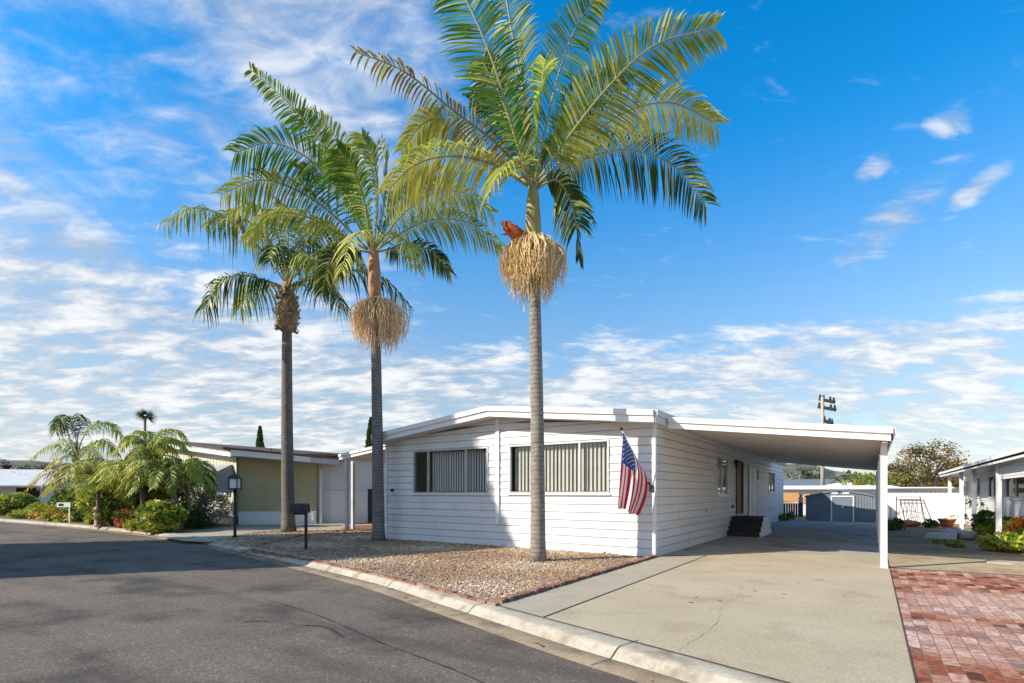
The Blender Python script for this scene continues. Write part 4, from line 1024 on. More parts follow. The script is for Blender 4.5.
# white carport wall and enclosure between the two homes
o2 = cw(-9.75, 26.2)
en = thing('storage_enclosure', 'white corrugated enclosure with slim posts between the two homes', 'shed', (o2[0], o2[1], PAD), ang-R(6))
mb = MB(); mb.box(-.1,.6,0,5.0,.7,3.32)
for x in np.arange(0, 5, .16): mb.box(x,.575,1.65,x+.05,.602,3.3)
mb.build('upper_panel', M['trim'], en)
mb = MB(); mb.box(.35,.50,0,5.0,.56,1.62)
for x in np.arange(.4, 5, .3): mb.box(x,.485,.02,x+.03,.502,1.6)
mb.build('lower_panel', M['trim'], en)
for x in (.0, .38): MB().box(x-.06,-.1,0,x+.06,.02,3.05 if x == 0 else 2.65).build('post', M['trim'], en)
mb = MB(); mb.box(2.55,.44,0,2.75,.48,1.7); dj = mb.build('gap_door', M['char'], en); MB().box(2.78,.42,0,2.9,.49,1.7).build('jamb', M['trim'], en)
mb = MB(); mb.box(-.3,-.2,3.32,5.0,4,3.42); mb.build('roof', M['brown'], en)
# concrete apron of the neighbour and brick path
sheet('neighbour_driveway', [(p.x, p.y) for p in [gp(u, v) for u, v in ((160,536.5),(184,541),(212,541.8),(255,534),(345,529),(386,529),(386,522),(330,521.5),(236,525),(200,530))]], PAD-.002, M['walk'])
sheet('brick_path', [(p.x, p.y) for p in [gp(u, v) for u, v in ((340,529.5),(386,530),(386,525),(352,525.5))]], PAD+.006, M['edge'])
sheet('planting_bed', [(p.x, p.y) for p in [gp(u, v) for u, v in ((-40,516),(30,519.5),(75,523.4),(120,528.5),(155,533),(200,528.5),(234,525),(234,518),(100,512),(-40,509))]], PAD+.001, M['soil'])

# ------------------------------------------------------------------ leaves
def leaf_cloud(mb, c, rad, n, size, seed, clumps=10, mi=0, shell=.55, flat=0.0, spread=.3):
    rnd = random.Random(seed); c = Vector(c); rad = Vector(rad)
    cl = []
    for k in range(clumps):
        while True:
            p = Vector((rnd.uniform(-1,1), rnd.uniform(-1,1), rnd.uniform(-1,1)))
            if shell < p.length < 1: break
        cl.append((p, rnd.uniform(.55,1.2)*spread))
    for i in range(n):
        p, s = cl[rnd.randrange(clumps)]
        q = p + Vector((rnd.gauss(0,1), rnd.gauss(0,1), rnd.gauss(0,.8)))*s*.6
        if q.length > 1.12: q = q.normalized()*rnd.uniform(.9,1.12)
        P = c+Vector((q.x*rad.x, q.y*rad.y, q.z*rad.z))
        if P.z < PAD+.02: P.z = PAD+rnd.uniform(.03,.2)
        a = Vector((rnd.gauss(0,1), rnd.gauss(0,1), rnd.gauss(0,.7))).normalized(); b = a.orthogonal().normalized()
        b = Quaternion(a, rnd.uniform(0,6.28)) @ b
        l = size*rnd.uniform(.6,1.35); w = l*.42
        mb.add([P-a*l*.5, P+b*w*.5, P+a*l*.5, P-b*w*.5], [(0,1,2,3)], mi)
def bush(name, label, c, rad, n, size, m, seed, group=None, clumps=12, spread=.34, mats=None):
    base = Vector((c[0], c[1], PAD)); t = thing(name, label, 'shrub', base, 0, group)
    mb = MB(); ms = mats or [M[m]]
    for k, mm in enumerate(ms): leaf_cloud(mb, (c[0], c[1], PAD+rad[2]*.9), rad, int(n*1.9)//len(ms), size*1.15, seed+k*31, clumps+4, k, .25, spread=spread*1.1)
    mb.build('foliage', ms, t, world=True)
    mb = MB(); rnd = random.Random(seed)
    for k in range(5):
        a = rnd.uniform(0,6.28); mb.tube([base-Vector((0,0,.02)), base+Vector((math.cos(a)*rad[0]*.25, math.sin(a)*rad[1]*.25, rad[2]*.7)), base+Vector((math.cos(a)*rad[0]*.5, math.sin(a)*rad[1]*.5, rad[2]*1.3))], [.03,.02,.008], 5)
    mb.build('stem', M['bark'], t, world=True)
    return t
def tree(name, label, base, h, crad, cz, n, size, ms, seed, clumps=26, spread=.28, tr=.18, cat='tree', shell=.3, group=None, mat_trunk_=None):
    base = Vector(base); t = thing(name, label, cat, base, 0, group); rnd = random.Random(seed)
    mb = MB(); mb.tube([base-Vector((0,0,.1)), base+Vector((.05,0,h*.3)), base+Vector((-.05,.1,h*.55))], [tr*1.25,tr,tr*.75], 8)
    for k in range(9):
        a = k*2.4+rnd.uniform(-.3,.3); s_ = base+Vector((0,0,h*rnd.uniform(.3,.55))); e = base+Vector((math.cos(a)*crad[0]*.75, math.sin(a)*crad[1]*.75, cz+rnd.uniform(-.2,.7)*crad[2]))
        m_ = s_.lerp(e,.5)+Vector((0,0,crad[2]*.15)); mb.tube([s_, m_, e], [tr*.5,tr*.3,tr*.08], 5)
    mb.build('trunk', mat_trunk_ or M['bark'], t, world=True)
    mb = MB()
    for k in range(len(ms)): leaf_cloud(mb, base+Vector((0,0,cz)), crad, n//len(ms), size, seed+17*k, clumps, k, shell, spread=spread)
    mb.build('crown', ms, t, world=True)
    return t

# planting in front of the beige home
def small_palm(label, basep, toppx, Y, fl_, n, ms, seed, tr=.09, leafl=.3, name='pygmy_palm', group=None, droop=.5, up=.75, hide=False):
    base = gp(*basep) if len(basep) == 2 else Vector(basep); t = thing(name, label, 'palm tree', base, 0, group or 'small palms in front of the beige home'); rnd = random.Random(seed)
    top = px(toppx[0], toppx[1], Y)
    P = [base.lerp(top, k/8)+Vector((.06*math.sin(k*.4),0,0)) for k in range(9)]
    MB().tube(P, [tr*(1.25 if k == 0 else 1+.12*(k % 2)) for k in range(9)], 10).build('trunk', M['trunkb'], t, world=True)
    for k in range(n):
        a = k*2.39996+rnd.uniform(-.2,.2); e = rnd.uniform(-.15,1.25)*up; L_ = fl_*rnd.uniform(.8,1.15)
        dh = Vector((math.cos(a), math.sin(a), 0))
        pts = [top, top+dh*L_*.3*math.cos(e)+Vector((0,0,L_*(.3*math.sin(e)+.05))), top+dh*L_*.66*math.cos(e*.8)+Vector((0,0,L_*(.5*math.sin(e)))), top+dh*L_*.95*math.cos(e*.5)+Vector((0,0,L_*(.42*math.sin(e)-.28)))]
        frond_mesh(pts, leaf=leafl, nl=32, roll=rnd.uniform(-20,20), width=.045, droop=droop, seed=seed+k, rr=.014, start=.1, tatter=.05).build('frond', [M[ms[k % len(ms)]], M['rachis'], M['leaf_y']], t, world=True)
    return t
small_palm('yellowish dwarf palm with arching fronds above the pink stone post', (98,527), (98,480), 23.6, 2.2, 36, ['leaf_y','leaf_y','leaf_w','leaf_b'], 101, .085, .5)
small_palm('slender upright dwarf palm with yellow lower fronds beside red flowers', (142,531), (142,477), 22.3, 1.8, 34, ['leaf_y','leaf_w','leaf_y'], 102, .075, .46)
small_palm('leaning dwarf palm with thick brown trunk and dark fronds', (180,530), (170,480), 22.0, 1.9, 38, ['leaf_w','leaf_d','leaf_o'], 103, .12, .46)
small_palm('thin leaning dwarf palm next to the blue and white window picture', (193,529), (183,472), 22.6, 1.35, 26, ['leaf_w','leaf_o'], 104, .07, .4)
# arching feather palms that rise behind the bed
small_palm('feather palm with a tall arched frond left of the beige roof', cw(-22.6,28.0)+(PAD,), (76,462), 27.0, 2.4, 6, ['leaf_w','leaf_d'], 105, .13, .55, name='feather_palm', droop=1.0, up=1.0)
t = bpy.context.scene.objects.get('feather_palm')
for pts in ([(76,462,0),(82,440,0),(95,424,0),(112,424,0),(121,436,0)], [(76,462,0),(70,440,0),(64,424,0),(60,420,.4),(56,432,.6)], [(76,462,0),(76,440,.5),(72,420,.8),(64,416,1.0),(57,426,1)], [(76,462,0),(90,446,-.6),(104,440,-.8),(116,452,-.8)], [(76,462,0),(78,436,.8),(82,420,1.2),(78,414,1.6)]):
    frond_mesh([px(u, v, 27.0+dy) for u, v, dy in pts], leaf=.72, nl=64, width=.05, droop=1.1, seed=len(pts)+pts[1][0], rr=.03, plum=.5, start=.3, tatter=.1).build('frond', [M['leaf_d' if pts[1][0] < 80 else 'leaf_w'], M['rachis'], M['leaf_y']], t, world=True)
small_palm('feather palm fanning above the gable of the beige home', cw(-15.8,22.6)+(PAD,), (150,455), 22.6, 1.6, 12, ['leaf_w','leaf_o'], 106, .1, .5, name='bushy_palm', droop=.9, up=1.0)
t = bpy.context.scene.objects.get('bushy_palm')
for pts in ([(150,455,0),(156,438,0),(166,430,0),(178,432,0),(187,443,0)], [(150,455,0),(150,440,0),(146,432,.3),(138,432,.5)], [(150,455,0),(160,442,-.4),(172,438,-.6),(184,448,-.6)], [(150,455,0),(142,442,0),(132,436,0),(122,446,0)]):
    frond_mesh([px(u, v, 22.6+dy) for u, v, dy in pts], leaf=.6, nl=56, width=.05, droop=.7, seed=pts[1][0], rr=.025, plum=.3, start=.2).build('frond', [M['leaf_w'], M['rachis'], M['leaf_y']], t, world=True)
def gb(u, v, rx, rz, n, size, m, label, seed, ry=None, name='shrub', mats=None, dz=0):
    p = gp(u, v); return bush(name, label, p, (rx, ry or rx, rz), n, size, m, seed, group='shrubs in the bed along the left kerb', mats=mats)
gb(14, 515, 1.75, .78, 4600, .2, None, 'large rounded green hedge shrub at the far left kerb', 201, 1.2, mats=[M['bush_g'], M['bush_d'], M['bush_y']])
gb(50, 521, .8, .45, 1300, .13, None, 'orange and yellow croton shrub at the front of the bed', 202, mats=[M['bush_o'], M['bush_y']])
gb(66, 522, .55, .26, 700, .09, None, 'low lime-yellow ground shrub under the small white sign', 203, mats=[M['bush_y']])
gb(80, 521, .8, .55, 1300, .14, None, 'dense mid-green shrub right of the small white sign', 204, mats=[M['bush_g'], M['bush_y']])
gb(112, 526, .85, .6, 1500, .14, None, 'leafy green shrub right of the pink stone post', 205, mats=[M['bush_g'], M['bush_d']])
gb(128, 528, .55, .42, 900, .10, None, 'red flowering shrub left of the round ornament', 206, mats=[M['bush_r'], M['bush_g']])
gb(137, 530, .5, .24, 600, .10, None, 'low yellow-green plant at the kerb before the red flowers', 207, mats=[M['bush_y']])
gb(161, 532, .8, .62, 1700, .22, None, 'bright green strap-leaved clump at the corner of the bed', 208, mats=[M['bush_g'], M['bush_y']])
gb(152, 526, .9, .8, 1300, .2, None, 'tall green shrub between the upright and leaning dwarf palms', 209, mats=[M['bush_g'], M['bush_d']])
gb(205, 525.5, 1.25, .95, 2600, .10, None, 'silvery grey shrub against the cream wall under the window', 210, .8, mats=[M['bush_s'], M['bush_s'], M['bush_d']])
gb(192, 529, .6, .4, 800, .13, None, 'dark low shrub at the foot of the leaning dwarf palm', 211, mats=[M['bush_d']])
gb(92, 521.5, .8, .8, 1300, .15, None, 'shady green shrub behind the pink stone post', 212, mats=[M['bush_d'], M['bush_g']])
gb(125, 522, 1.0, .9, 1400, .18, None, 'mixed green shrub behind the red flowers', 213, mats=[M['bush_g'], M['bush_y'], M['bush_d']])
gb(62, 517, .9, .6, 1200, .14, None, 'green shrub behind the orange croton', 214, mats=[M['bush_g'], M['bush_d']])
gb(40, 516.5, .7, .5, 900, .12, None, 'yellow-green shrub between the hedge and the orange croton', 215, mats=[M['bush_y'], M['bush_g']])
gb(30, 518, 1.0, .3, 1100, .14, None, 'low green ground cover clump in front of the white far home', 216, mats=[M['bush_g'], M['bush_y']])
gb(104, 524, 1.3, 1.25, 2400, .2, None, 'tall bright green shrub under the yellowish dwarf palm', 217, .9, mats=[M['bush_g'], M['bush_y']])
gb(74, 519, 1.2, 1.0, 2000, .18, None, 'tall green shrub behind the small white sign', 218, .9, mats=[M['bush_g'], M['bush_d'], M['bush_y']])
gb(168, 528, .9, .9, 1500, .17, None, 'dark green shrub at the trunk of the leaning dwarf palm', 219, mats=[M['bush_d'], M['bush_g']])
p = gp(69.5, 522.5)
t = thing('yard_sign', 'small white yard sign on a post among the orange shrubs', 'sign', p, TH)
MB().box(-.03,-.02,0,.03,.02,.95).build('post', M['trim'], t)
mb = MB(); mb.box(-.62,-.035,.78,.08,-.022,1.02); b_ = mb.build('board', M['trim'], t); MB().box(-.52,-.042,.84,-.28,-.037,.96).build('plaque', M['ink'], b_)
p = gp(97.5, 527); t = thing('stone_post', 'short pinkish stone post in the planting bed', 'garden ornament', p)
MB().lathe([(.15,0),(.16,.08),(.11,.14),(.12,.45),(.16,.52),(.17,.6),(.06,.66)], n=12).build('pillar', M['pink'], t); MB().lathe([(.06,.66),(.13,.72),(.15,.8),(.1,.88),(.02,.92)], n=12).build('cap', M['pink'], t)
p = gp(145, 530.5); t = thing('round_ornament', 'round white and dark garden ornament beside the red flowering shrub', 'garden ornament', p, TH)
mb = MB(); mb.tube([(.24*math.cos(k*math.pi/8), 0, .42+.24*math.sin(k*math.pi/8)) for k in range(17)], .05, 8, cap=False); mb.build('ring', M['char'], t); mb = MB(); mb.ico((0,0,.42),(.13,.06,.13),2,.03,sub=2,smooth=True); mb.build('disc', M['pink'], t); MB().box(-.06,-.05,0,.06,.05,.16).build('foot', M['char'], t)

# far house at the left end of the street
o3 = cw(-38.5, 43.0)
t = thing('mobile_home', 'white home with grey awning roof beyond the far left hedge', 'house', (o3[0], o3[1], PAD), TH+R(12))
mb = MB(); mb.box(-6,0,0,6,8,2.3); mb.build('wall', M['white'], t)
mb = MB(); mb.add([(-6.2,-1.6,2.1),(1.6,-1.6,2.1),(3.4,1.6,3.45),(-6.2,1.6,3.45),(-6.2,-1.6,2.0),(1.6,-1.6,2.0),(3.4,1.6,3.3),(-6.2,1.6,3.3)], [(0,1,2,3),(7,6,5,4),(0,4,5,1),(1,5,6,2),(2,6,7,3),(3,7,4,0)]); mb.build('awning_roof', M['gwhite'], t)
MB().box(-6.3,1.6,2.3,6.3,8.2,3.3).build('roof', M['trim'], t)
for x in (-4.5, -1.2): MB().box(x,-.03,1.1,x+1.6,-.005,1.9).build('window', M['dark'], t)

# trees and palms far behind on the left
for u, Y, zt_, r_, ms, lab, sd, nm in ((3,50,4.3,1.3,[M['tree_p']],'dark purple-leaved tree at the far left edge',301,'purple_tree'),
    (22,62,4.6,2.2,[M['tree_d'],M['bush_s']],'dark tree rising behind the far white home',302,'distant_tree'),
    (45,60,4.3,2.4,[M['bush_s'],M['tree_d']],'pale grey-green tree behind the grey awning roof',303,'distant_tree'),
    (20,44,3.1,.9,[M['bush_y']],'small yellow-green tree before the far white home',305,'distant_tree'),
    (62,58,4.6,2.2,[M['tree_d'],M['bush_g']],'deep green tree left of the arched feather palm',304,'distant_tree')):
    x, y = cw((u-CXP)/F*Y, Y); tree(nm, lab, (x, y, PAD), zt_, (r_, r_, (zt_)*.42), zt_*.62, 1500, .3, ms, sd)
x, y = cw((145-CXP)/F*70, 70); t = thing('fan_palm', 'tiny distant fan palm silhouetted above the left gardens', 'palm tree', (x, y, PAD)); top = px(145,416,70)
MB().tube([Vector((x,y,PAD)), top], [.2,.15], 8).build('trunk', M['bark'], t, world=True)
mb = MB(); rnd = random.Random(4)
for k in range(20):
    a = rnd.uniform(0,6.28); e = rnd.uniform(-.4,1.2); dv = Vector((math.cos(a)*math.cos(e), math.sin(a)*math.cos(e), math.sin(e))); c = top+dv*.25
    side = dv.cross(Vector((0,0,1))).normalized(); side = Quaternion(dv, rnd.uniform(0,3.14)) @ side
    for j in range(7):
        d2 = (dv+side*(j-3)*.22).normalized(); q = c+d2*1.25+Vector((0,0,-.25)); w_ = side*.07
        mb.add([c-w_, c+w_, q], [(0,1,2)])
mb.build('crown', M['tree_d'], t, world=True)
def cypress(u, Y, vtop, r_, lab, sd):
    x, y = cw((u-CXP)/F*Y, Y); h = EYE+(HZ-vtop)/F*Y-PAD; t = thing('cypress', lab, 'tree', (x, y, PAD)); MB().tube([(0,0,0),(0,0,h*.7)], [.15,.05], 7).build('trunk', M['bark'], t)
    mb = MB(); rnd = random.Random(sd)
    for k in range(2600):
        f = rnd.random()**.8; rr_ = r_*(1-f)**.75*math.sqrt(rnd.random())*1.05+.03; a = rnd.uniform(0,6.28); P = Vector((rr_*math.cos(a), rr_*math.sin(a), .3+f*(h-.3)))
        a_ = Vector((math.cos(a)*.5, math.sin(a)*.5, 1)).normalized(); b_ = a_.orthogonal(); b_.rotate(Quaternion(a_, rnd.uniform(0,6.28))); l = .32*rnd.uniform(.6,1.2)
        mb.add([P-a_*l*.5, P+b_*.07, P+a_*l*.5, P-b_*.07], [(0,1,2,3)])
    mb.build('crown', M['cyp'], t)
cypress(260, 45, 427, .75, 'slim green cypress above the brown roof edge of the beige home', 311)
cypress(371, 42, 418, .9, 'green cypress half hidden behind the middle palm trunk', 312)

# ficus added out of view to the left, shaped to shade street and home
def P_(s, p): return cw(.947*s-.314*p, .314*s+.947*p)
bx_, by_ = P_(-14.5, 17.6)
t = thing('shade_ficus_tree', 'unseen dense ficus tree added left of the view to shade the street', 'tree', (bx_, by_, 0))
MB().tube([(0,0,-.05),(0,0,2),(.2,0,6)], [.7,.5,.3], 12).build('trunk', M['bark'], t)
mb = MB()
ax = Vector((SD.x, SD.y, 0)); pr_ = Vector((-SD.y, SD.x, 0))
rnd = random.Random(9)
HGT = [(-5.1,8.4),(-4.6,9.4),(-3.25,12.2),(-2.9,13.2),(-2.4,14.6),(-1.6,14.8),(1.2,14.9),(2.4,14.0),(3.4,11.0)]  # crown heights set by the shadow edge wanted on road and wall
def htop(p):
    if p <= HGT[0][0]: return HGT[0][1]
    for (a, ha), (b, hb) in zip(HGT[:-1], HGT[1:]):
        if a <= p <= b: return ha+(hb-ha)*(p-a)/(b-a)
    return HGT[-1][1]
# solid core that blocks the light, then leaves over it
cols = [-5.0,-4.4,-3.6,-3.1,-2.75,-2.4,-1.4,-.2,1,2.2,3.3]
for a, b in zip(cols[:-1], cols[1:]):
    v = []
    for p_, hh in ((a, htop(a)-.35), (b, htop(b)-.35)):
        for q_ in (-1.0, 1.0):
            v += [pr_*p_+ax*q_+Vector((0,0,.9)), pr_*p_+ax*q_+Vector((0,0,hh))]
    mb.add(v, [(0,1,3,2),(4,6,7,5),(0,4,5,1),(2,3,7,6),(1,5,7,3),(0,2,6,4)])
mb.build('shade_core', M['bush_d'], t)
mb = MB()
for k in range(9000):
    p_ = rnd.uniform(-5.05,3.4); q_ = rnd.choice((-1,1))*rnd.uniform(.9,1.6); hh = htop(p_); z_ = rnd.uniform(.6, hh-.1)
    if rnd.random() < .25: q_ = rnd.uniform(-1.3,1.3); z_ = hh+rnd.uniform(-.45,-.02)
    P = pr_*p_+ax*q_+Vector((0,0,z_)); a = Vector((rnd.gauss(0,1), rnd.gauss(0,1), rnd.gauss(0,1))).normalized(); b = a.orthogonal().normalized(); l = rnd.uniform(.2,.4)
    mb.add([P-a*l*.5, P+b*l*.25, P+a*l*.5, P-b*l*.25], [(0,1,2,3)])
mb.build('crown', [M['bush_g']], t)

# ------------------------------------------------------------------ behind the carport
sx0, sx1, sy = 1.25, 4.42, 20.5
sh = thing('garden_shed', 'blue-grey metal garden shed with white-framed door at the end of the driveway', 'shed', (sx0, sy, PAD))
w_ = sx1-sx0; ze, zp = 1.33, 1.66
shz = lambda x: ze+(zp-ze)*(1-abs(x-w_/2)/(w_/2))**.8
mb = MB(); n = 26
for i in range(n):
    a = i*w_/n; b = (i+.5)*w_/n; c = (i+.55)*w_/n; dd = (i+1)*w_/n
    mb.quad((a,0,0),(b,0,0),(b,0,shz(b)-.02),(a,0,shz(a)-.02)); mb.quad((b,0,0),(c,.025,0),(c,.025,shz(c)-.02),(b,0,shz(b)-.02)); mb.quad((c,.025,0),(dd,.025,0),(dd,.025,shz(dd)-.02),(c,.025,shz(c)-.02)); mb.quad((dd,.025,0),(dd+.001,0,0),(dd+.001,0,shz(dd)-.02),(dd,.025,shz(dd)-.02))
mb.quad((0,.03,0),(0,2.5,0),(0,2.5,ze),(0,.03,ze)); mb.quad((w_,.03,0),(w_,2.5,0),(w_,2.5,ze),(w_,.03,ze)); mb.quad((0,2.5,0),(w_,2.5,0),(w_,2.5,ze),(0,2.5,ze)); mb.build('wall', M['shed'], sh)
mb = MB(); k_ = 12
for i in range(k_):
    a = -.05+i*(w_+.1)/k_; b = -.05+(i+1)*(w_+.1)/k_; za, zb = shz(max(0,min(w_,a))), shz(max(0,min(w_,b)))
    mb.add([(a,-.06,za-.05),(b,-.06,zb-.05),(b,-.06,zb+.015),(a,-.06,za+.015),(a,2.6,za-.05),(b,2.6,zb-.05),(b,2.6,zb+.015),(a,2.6,za+.015)], [(0,1,2,3),(7,6,5,4),(3,2,6,7),(4,5,1,0)])
mb.build('roof', M['shed'], sh)
d0, d1 = w_*.385, w_*.675
mb = MB(); mb.box(d0,-.03,0,d1,-.012,1.3); do = mb.build('door', M['shed'], sh)
MB().box((d0+d1)/2-.04,-.045,.72,(d0+d1)/2+.06,-.031,.84).build('handle', M['trim'], do)
mb = MB(); mb.box(d0-.06,-.05,0,d0,-.01,1.36); mb.box(d1,-.05,0,d1+.06,-.01,1.36); mb.box(d0,-.05,1.30,d1,-.01,1.36); mb.build('door_frame', M['trim'], sh)
mb = MB(); mb.box(w_/2-.4,-.025,1.45,w_/2-.1,-.005,1.53); mb.box(w_/2+.1,-.025,1.45,w_/2+.4,-.005,1.53); mb.build('gable_vent', M['trim'], sh)
sheet('shed_slab', [(1.0,19.9),(4.6,19.9),(4.6,23.5),(1.0,23.5)], PAD+.01, M['kerb'])
ga = thing('yard_gate', 'dark slatted yard gate topped with orange boards between home and shed', 'gate', (.42,25.5,PAD), 0)
mb = MB()
for i in range(9): mb.box(-1.0+i*.135,-.02,.02,-1.0+i*.135+.115,.02,.86)
mb.build('slats', M['char'], ga); mb = MB(); mb.box(-1.0,-.03,.9,-.02,.03,1.52); mb.box(.26,-.03,.8,.62,.03,1.45); mb.build('top_board', M['wood'], ga)
mb = MB(); mb.box(-.01,-.1,0,.22,.1,1.28); mb.lathe([(.06,1.28),(.1,1.34),(.08,1.4),(.02,1.44)], (.1,0,0), 8); mb.build('pillar', M['char'], ga); MB().box(.45,-.05,0,.53,.05,1.0).build('post', M['bark'], ga)
gg = gp(791.5,518.5); t = thing('garden_urn', 'small teal garden urn before the dark yard gate', 'pot', (gg.x, gg.y, PAD)); MB().lathe([(.13,0),(.17,.12),(.2,.3),(.17,.38),(.2,.42)], n=12).build('bowl', M['tealbin'], t)
for u, v, sd, lab in ((779,520.5,411,'low weeds at the foot of the house wall near the yard gate'), (786,520,412,'low weeds right before the teal urn')):
    p = gp(u, v); bush('weeds', lab, p, (.45,.4,.18), 260, .12, None, sd, mats=[M['bush_d'], M['bush_g']])

# far buildings behind the lot
def far_home(label, u, Y, w, dep, z1, zr, wm, rm, rz=0, wins=2):
    x, y = cw((u-CXP)/F*Y, Y); t = thing('distant_home', label, 'house', (x, y, PAD), TH+R(rz))
    MB().box(-w/2,0,0,w/2,dep,z1).build('wall', wm, t)
    mb = MB(); mb.add([(-w/2-.3,-.4,z1),(w/2+.3,-.4,z1),(w/2+.3,dep+.4,z1),(-w/2-.3,dep+.4,z1),(-w/2-.1,dep/2,zr),(w/2+.1,dep/2,zr)], [(0,1,5,4),(2,3,4,5),(1,2,5),(3,0,4),(3,2,1,0)]); mb.build('roof', rm, t)
    for k in range(wins):
        xx = -w/2+(k+.6)*w/(wins+.2); MB().box(xx-.5,-.03,z1*.45,xx+.5,-.004,z1*.8).build('window', M['dark'], t)
far_home('white low home with pale roof behind the garden shed', 842, 36, 7.0, 6, 1.75, 2.05, M['white'], M['trim'], -20)
far_home('distant home with wide slate roof seen beyond the carport', 805, 62, 11, 8, 2.0, 3.2, M['cream'], M['dgroof'], -10)
far_home('small distant white home left of the pole under the slate roof', 793, 50, 4.0, 6, 1.35, 1.7, M['gwhite'], M['trim'], 10)
far_home('distant white home beside the autumn tree', 893, 55, 6, 6, 2.3, 2.7, M['white'], M['trim'], 5)
up = thing('utility_pole', 'wooden utility pole with crossarms rising behind the carport roof', 'utility pole', cw((822.5-CXP)/F*46, 46)+(PAD,), TH)
MB().tube([(0,0,-.1),(0,0,9.75)], [.18,.13], 10).build('pole', M['pole'], up)
for z_, l_ in ((9.4,1.5),(8.75,1.7),(7.6,1.1)):
    dv = Vector((.45, -.9, 0)).normalized(); mb = MB(); mb.bar(-dv*l_*.44+Vector((.2,-.3,z_+.24)), dv*l_*.44+Vector((.2,-.3,z_-.24)), .22, .26); ar_ = mb.build('crossarm', M['black'], up)
    for s_ in (-.9, -.45, .45, .9):
        c = dv*l_*.44*s_+Vector((.2,-.3,z_-.24*s_+.1)); MB().lathe([(.06,0),(.12,.08),(.07,.16),(.11,.24),(.03,.32)], c, 8).build('insulator', M['char'], ar_)
def ft(name, u, Y, zt_, rad, ms, n, size, lab, sd, cl=26, **k):
    x, y = cw((u-CXP)/F*Y, Y); return tree(name, lab, (x, y, PAD), zt_, (rad, rad, zt_*.36), zt_*.66, n, size, ms, sd, clumps=cl, **k)
ft('lime_tree', 867, 42, 3.0, 1.75, [M['tree_y'], M['bush_g']], 2200, .24, 'lime-green tree behind the shed at the carport corner', 321)
ft('autumn_tree', 931, 46, 5.9, 2.5, [M['tree_o'], M['tree_o'], M['tree_d']], 5200, .22, 'orange-brown autumn tree above the white fence', 322, cl=46, spread=.24)
ft('autumn_tree', 908, 44, 4.2, 1.5, [M['tree_o'], M['tree_y'], M['tree_d']], 1900, .2, 'smaller yellow-brown tree left of the big autumn tree', 323)
ft('dark_tree', 893, 60, 4.6, 1.7, [M['tree_d']], 1600, .3, 'dark green tree just right of the carport post', 324)
ft('dark_tree', 808, 75, 5.0, 2.6, [M['tree_d'], M['bush_s']], 1700, .4, 'dark spreading tree beyond the slate roof left of the pole', 325)
ft('grey_tree', 846, 60, 3.9, 1.5, [M['bush_s'], M['tree_d']], 900, .3, 'sparse grey-green tree right of the pole', 326)
x, y = cw((789-CXP)/F*45, 45); tree('yucca', 'dark spiky plant before the small white distant home', (x, y, PAD), 1.6, (.8,.8,.5), 1.35, 500, .35, [M['tree_d']], 331, cat='shrub')
ft('dark_tree', 955, 58, 4.4, 1.8, [M['tree_d'], M['tree_o']], 1500, .3, 'dark tree at the right of the autumn tree above the roof end', 327)

# ------------------------------------------------------------------ right side yard
fe = thing('white_fence', 'white panel fence with a capped top across the side yard', 'fence', (4.55,21.6,PAD))
mb = MB()
for i in range(18): mb.box(i*.19,0,0,i*.19+.178,.05,1.72)
mb.build('panel', M['trim'], fe); mb = MB(); mb.box(-.02,-.3,1.74,3.45,.32,1.80); mb.box(-.02,-.08,1.66,3.45,-.003,1.735); cap = mb.build('cap', M['trim'], fe)
tr_ = thing('trellis', 'black iron trellis leaning on the white fence', 'trellis', (5.25,21.3,PAD))
mb = MB()
for a, b in (((0,-.3,0),(-.0,.1,1.32)),((1.15,-.3,0),(.95,.1,1.32))): mb.tube([a,b],.022,6)
for z_ in (1.3,1.17): mb.bar((0,.08*z_/1.3,z_),(.97,.08*z_/1.3,z_),.03,.03)
mb.build('frame', M['black'], tr_); mb = MB()
for i in range(5): x_ = .16+i*.16; mb.tube([(x_+.02*i,-.28,.05),(x_-.04,-.1,.6),(x_+.03,.06,1.17)],.012,5)
mb.tube([(.05,-.15,.5),(.5,-.1,.62),(1.02,-.13,.5)],.012,5); mb.build('bars', M['black'], tr_)
rn = thing('mobile_home', 'white home with dark windows along the right edge of the yard', 'house', (8.0,2.0,PAD))
RW = 8.0; rop = [(2.6,5.6,1.35,2.15),(7.2,10.2,1.35,2.15),(11.4,13.4,1.35,2.15),(15.4,16.9,1.35,2.15),(18.6,19.3,1.35,2.1)]
mb = MB(); ops = rop
def RT(t, o_, z): return (-o_, t, z)
siding(mb, 21, lambda t: 2.36, ops, RT, course=.4, lap=.012); mb.quad((0,0,0),(6,0,0),(6,0,2.36),(0,0,2.36)); mb.quad((0,21,0),(6,21,0),(6,21,2.36),(0,21,2.36)); mb.build('wall', M['white'], rn)
for a, b, z0, z1 in rop: window(rn, RT, a, b, z0, z1, ((a+b)/2,), M['glassp'], None, fm=M['trim'])
MB().box(.6,-.2,0,.7,21,2.3).build('inner_wall', M['dark'], rn)
mb = MB(); mb.box(-1.0,-3,2.36,7,19.6,2.46); rr = mb.build('roof', M['panel'], rn); mb = MB(); fascia_run(mb, (-1.0,-3,2.5),(-1.0,19.6,2.5),(-1,0,0),.09,.11); mb.box(-1.0,-3.03,2.3,7,-3,2.5); mb.box(-1.0,19.6,2.3,7,19.63,2.5); mb.build('fascia', M['trim'], rr)
for y_ in (2.0, 6.5, 11.0, 14.3, 18.3): MB().box(-.8,y_-.06,0,-.68,y_+.06,2.36).build('post', M['trim'], rn)
mb = MB()
for k in range(6): mb.bar((-.72,2.2,2.30-k*.075),(-.72,6.4,2.30-k*.075),.02,.065)
mb.build('slat_awning', M['trim'], rn)
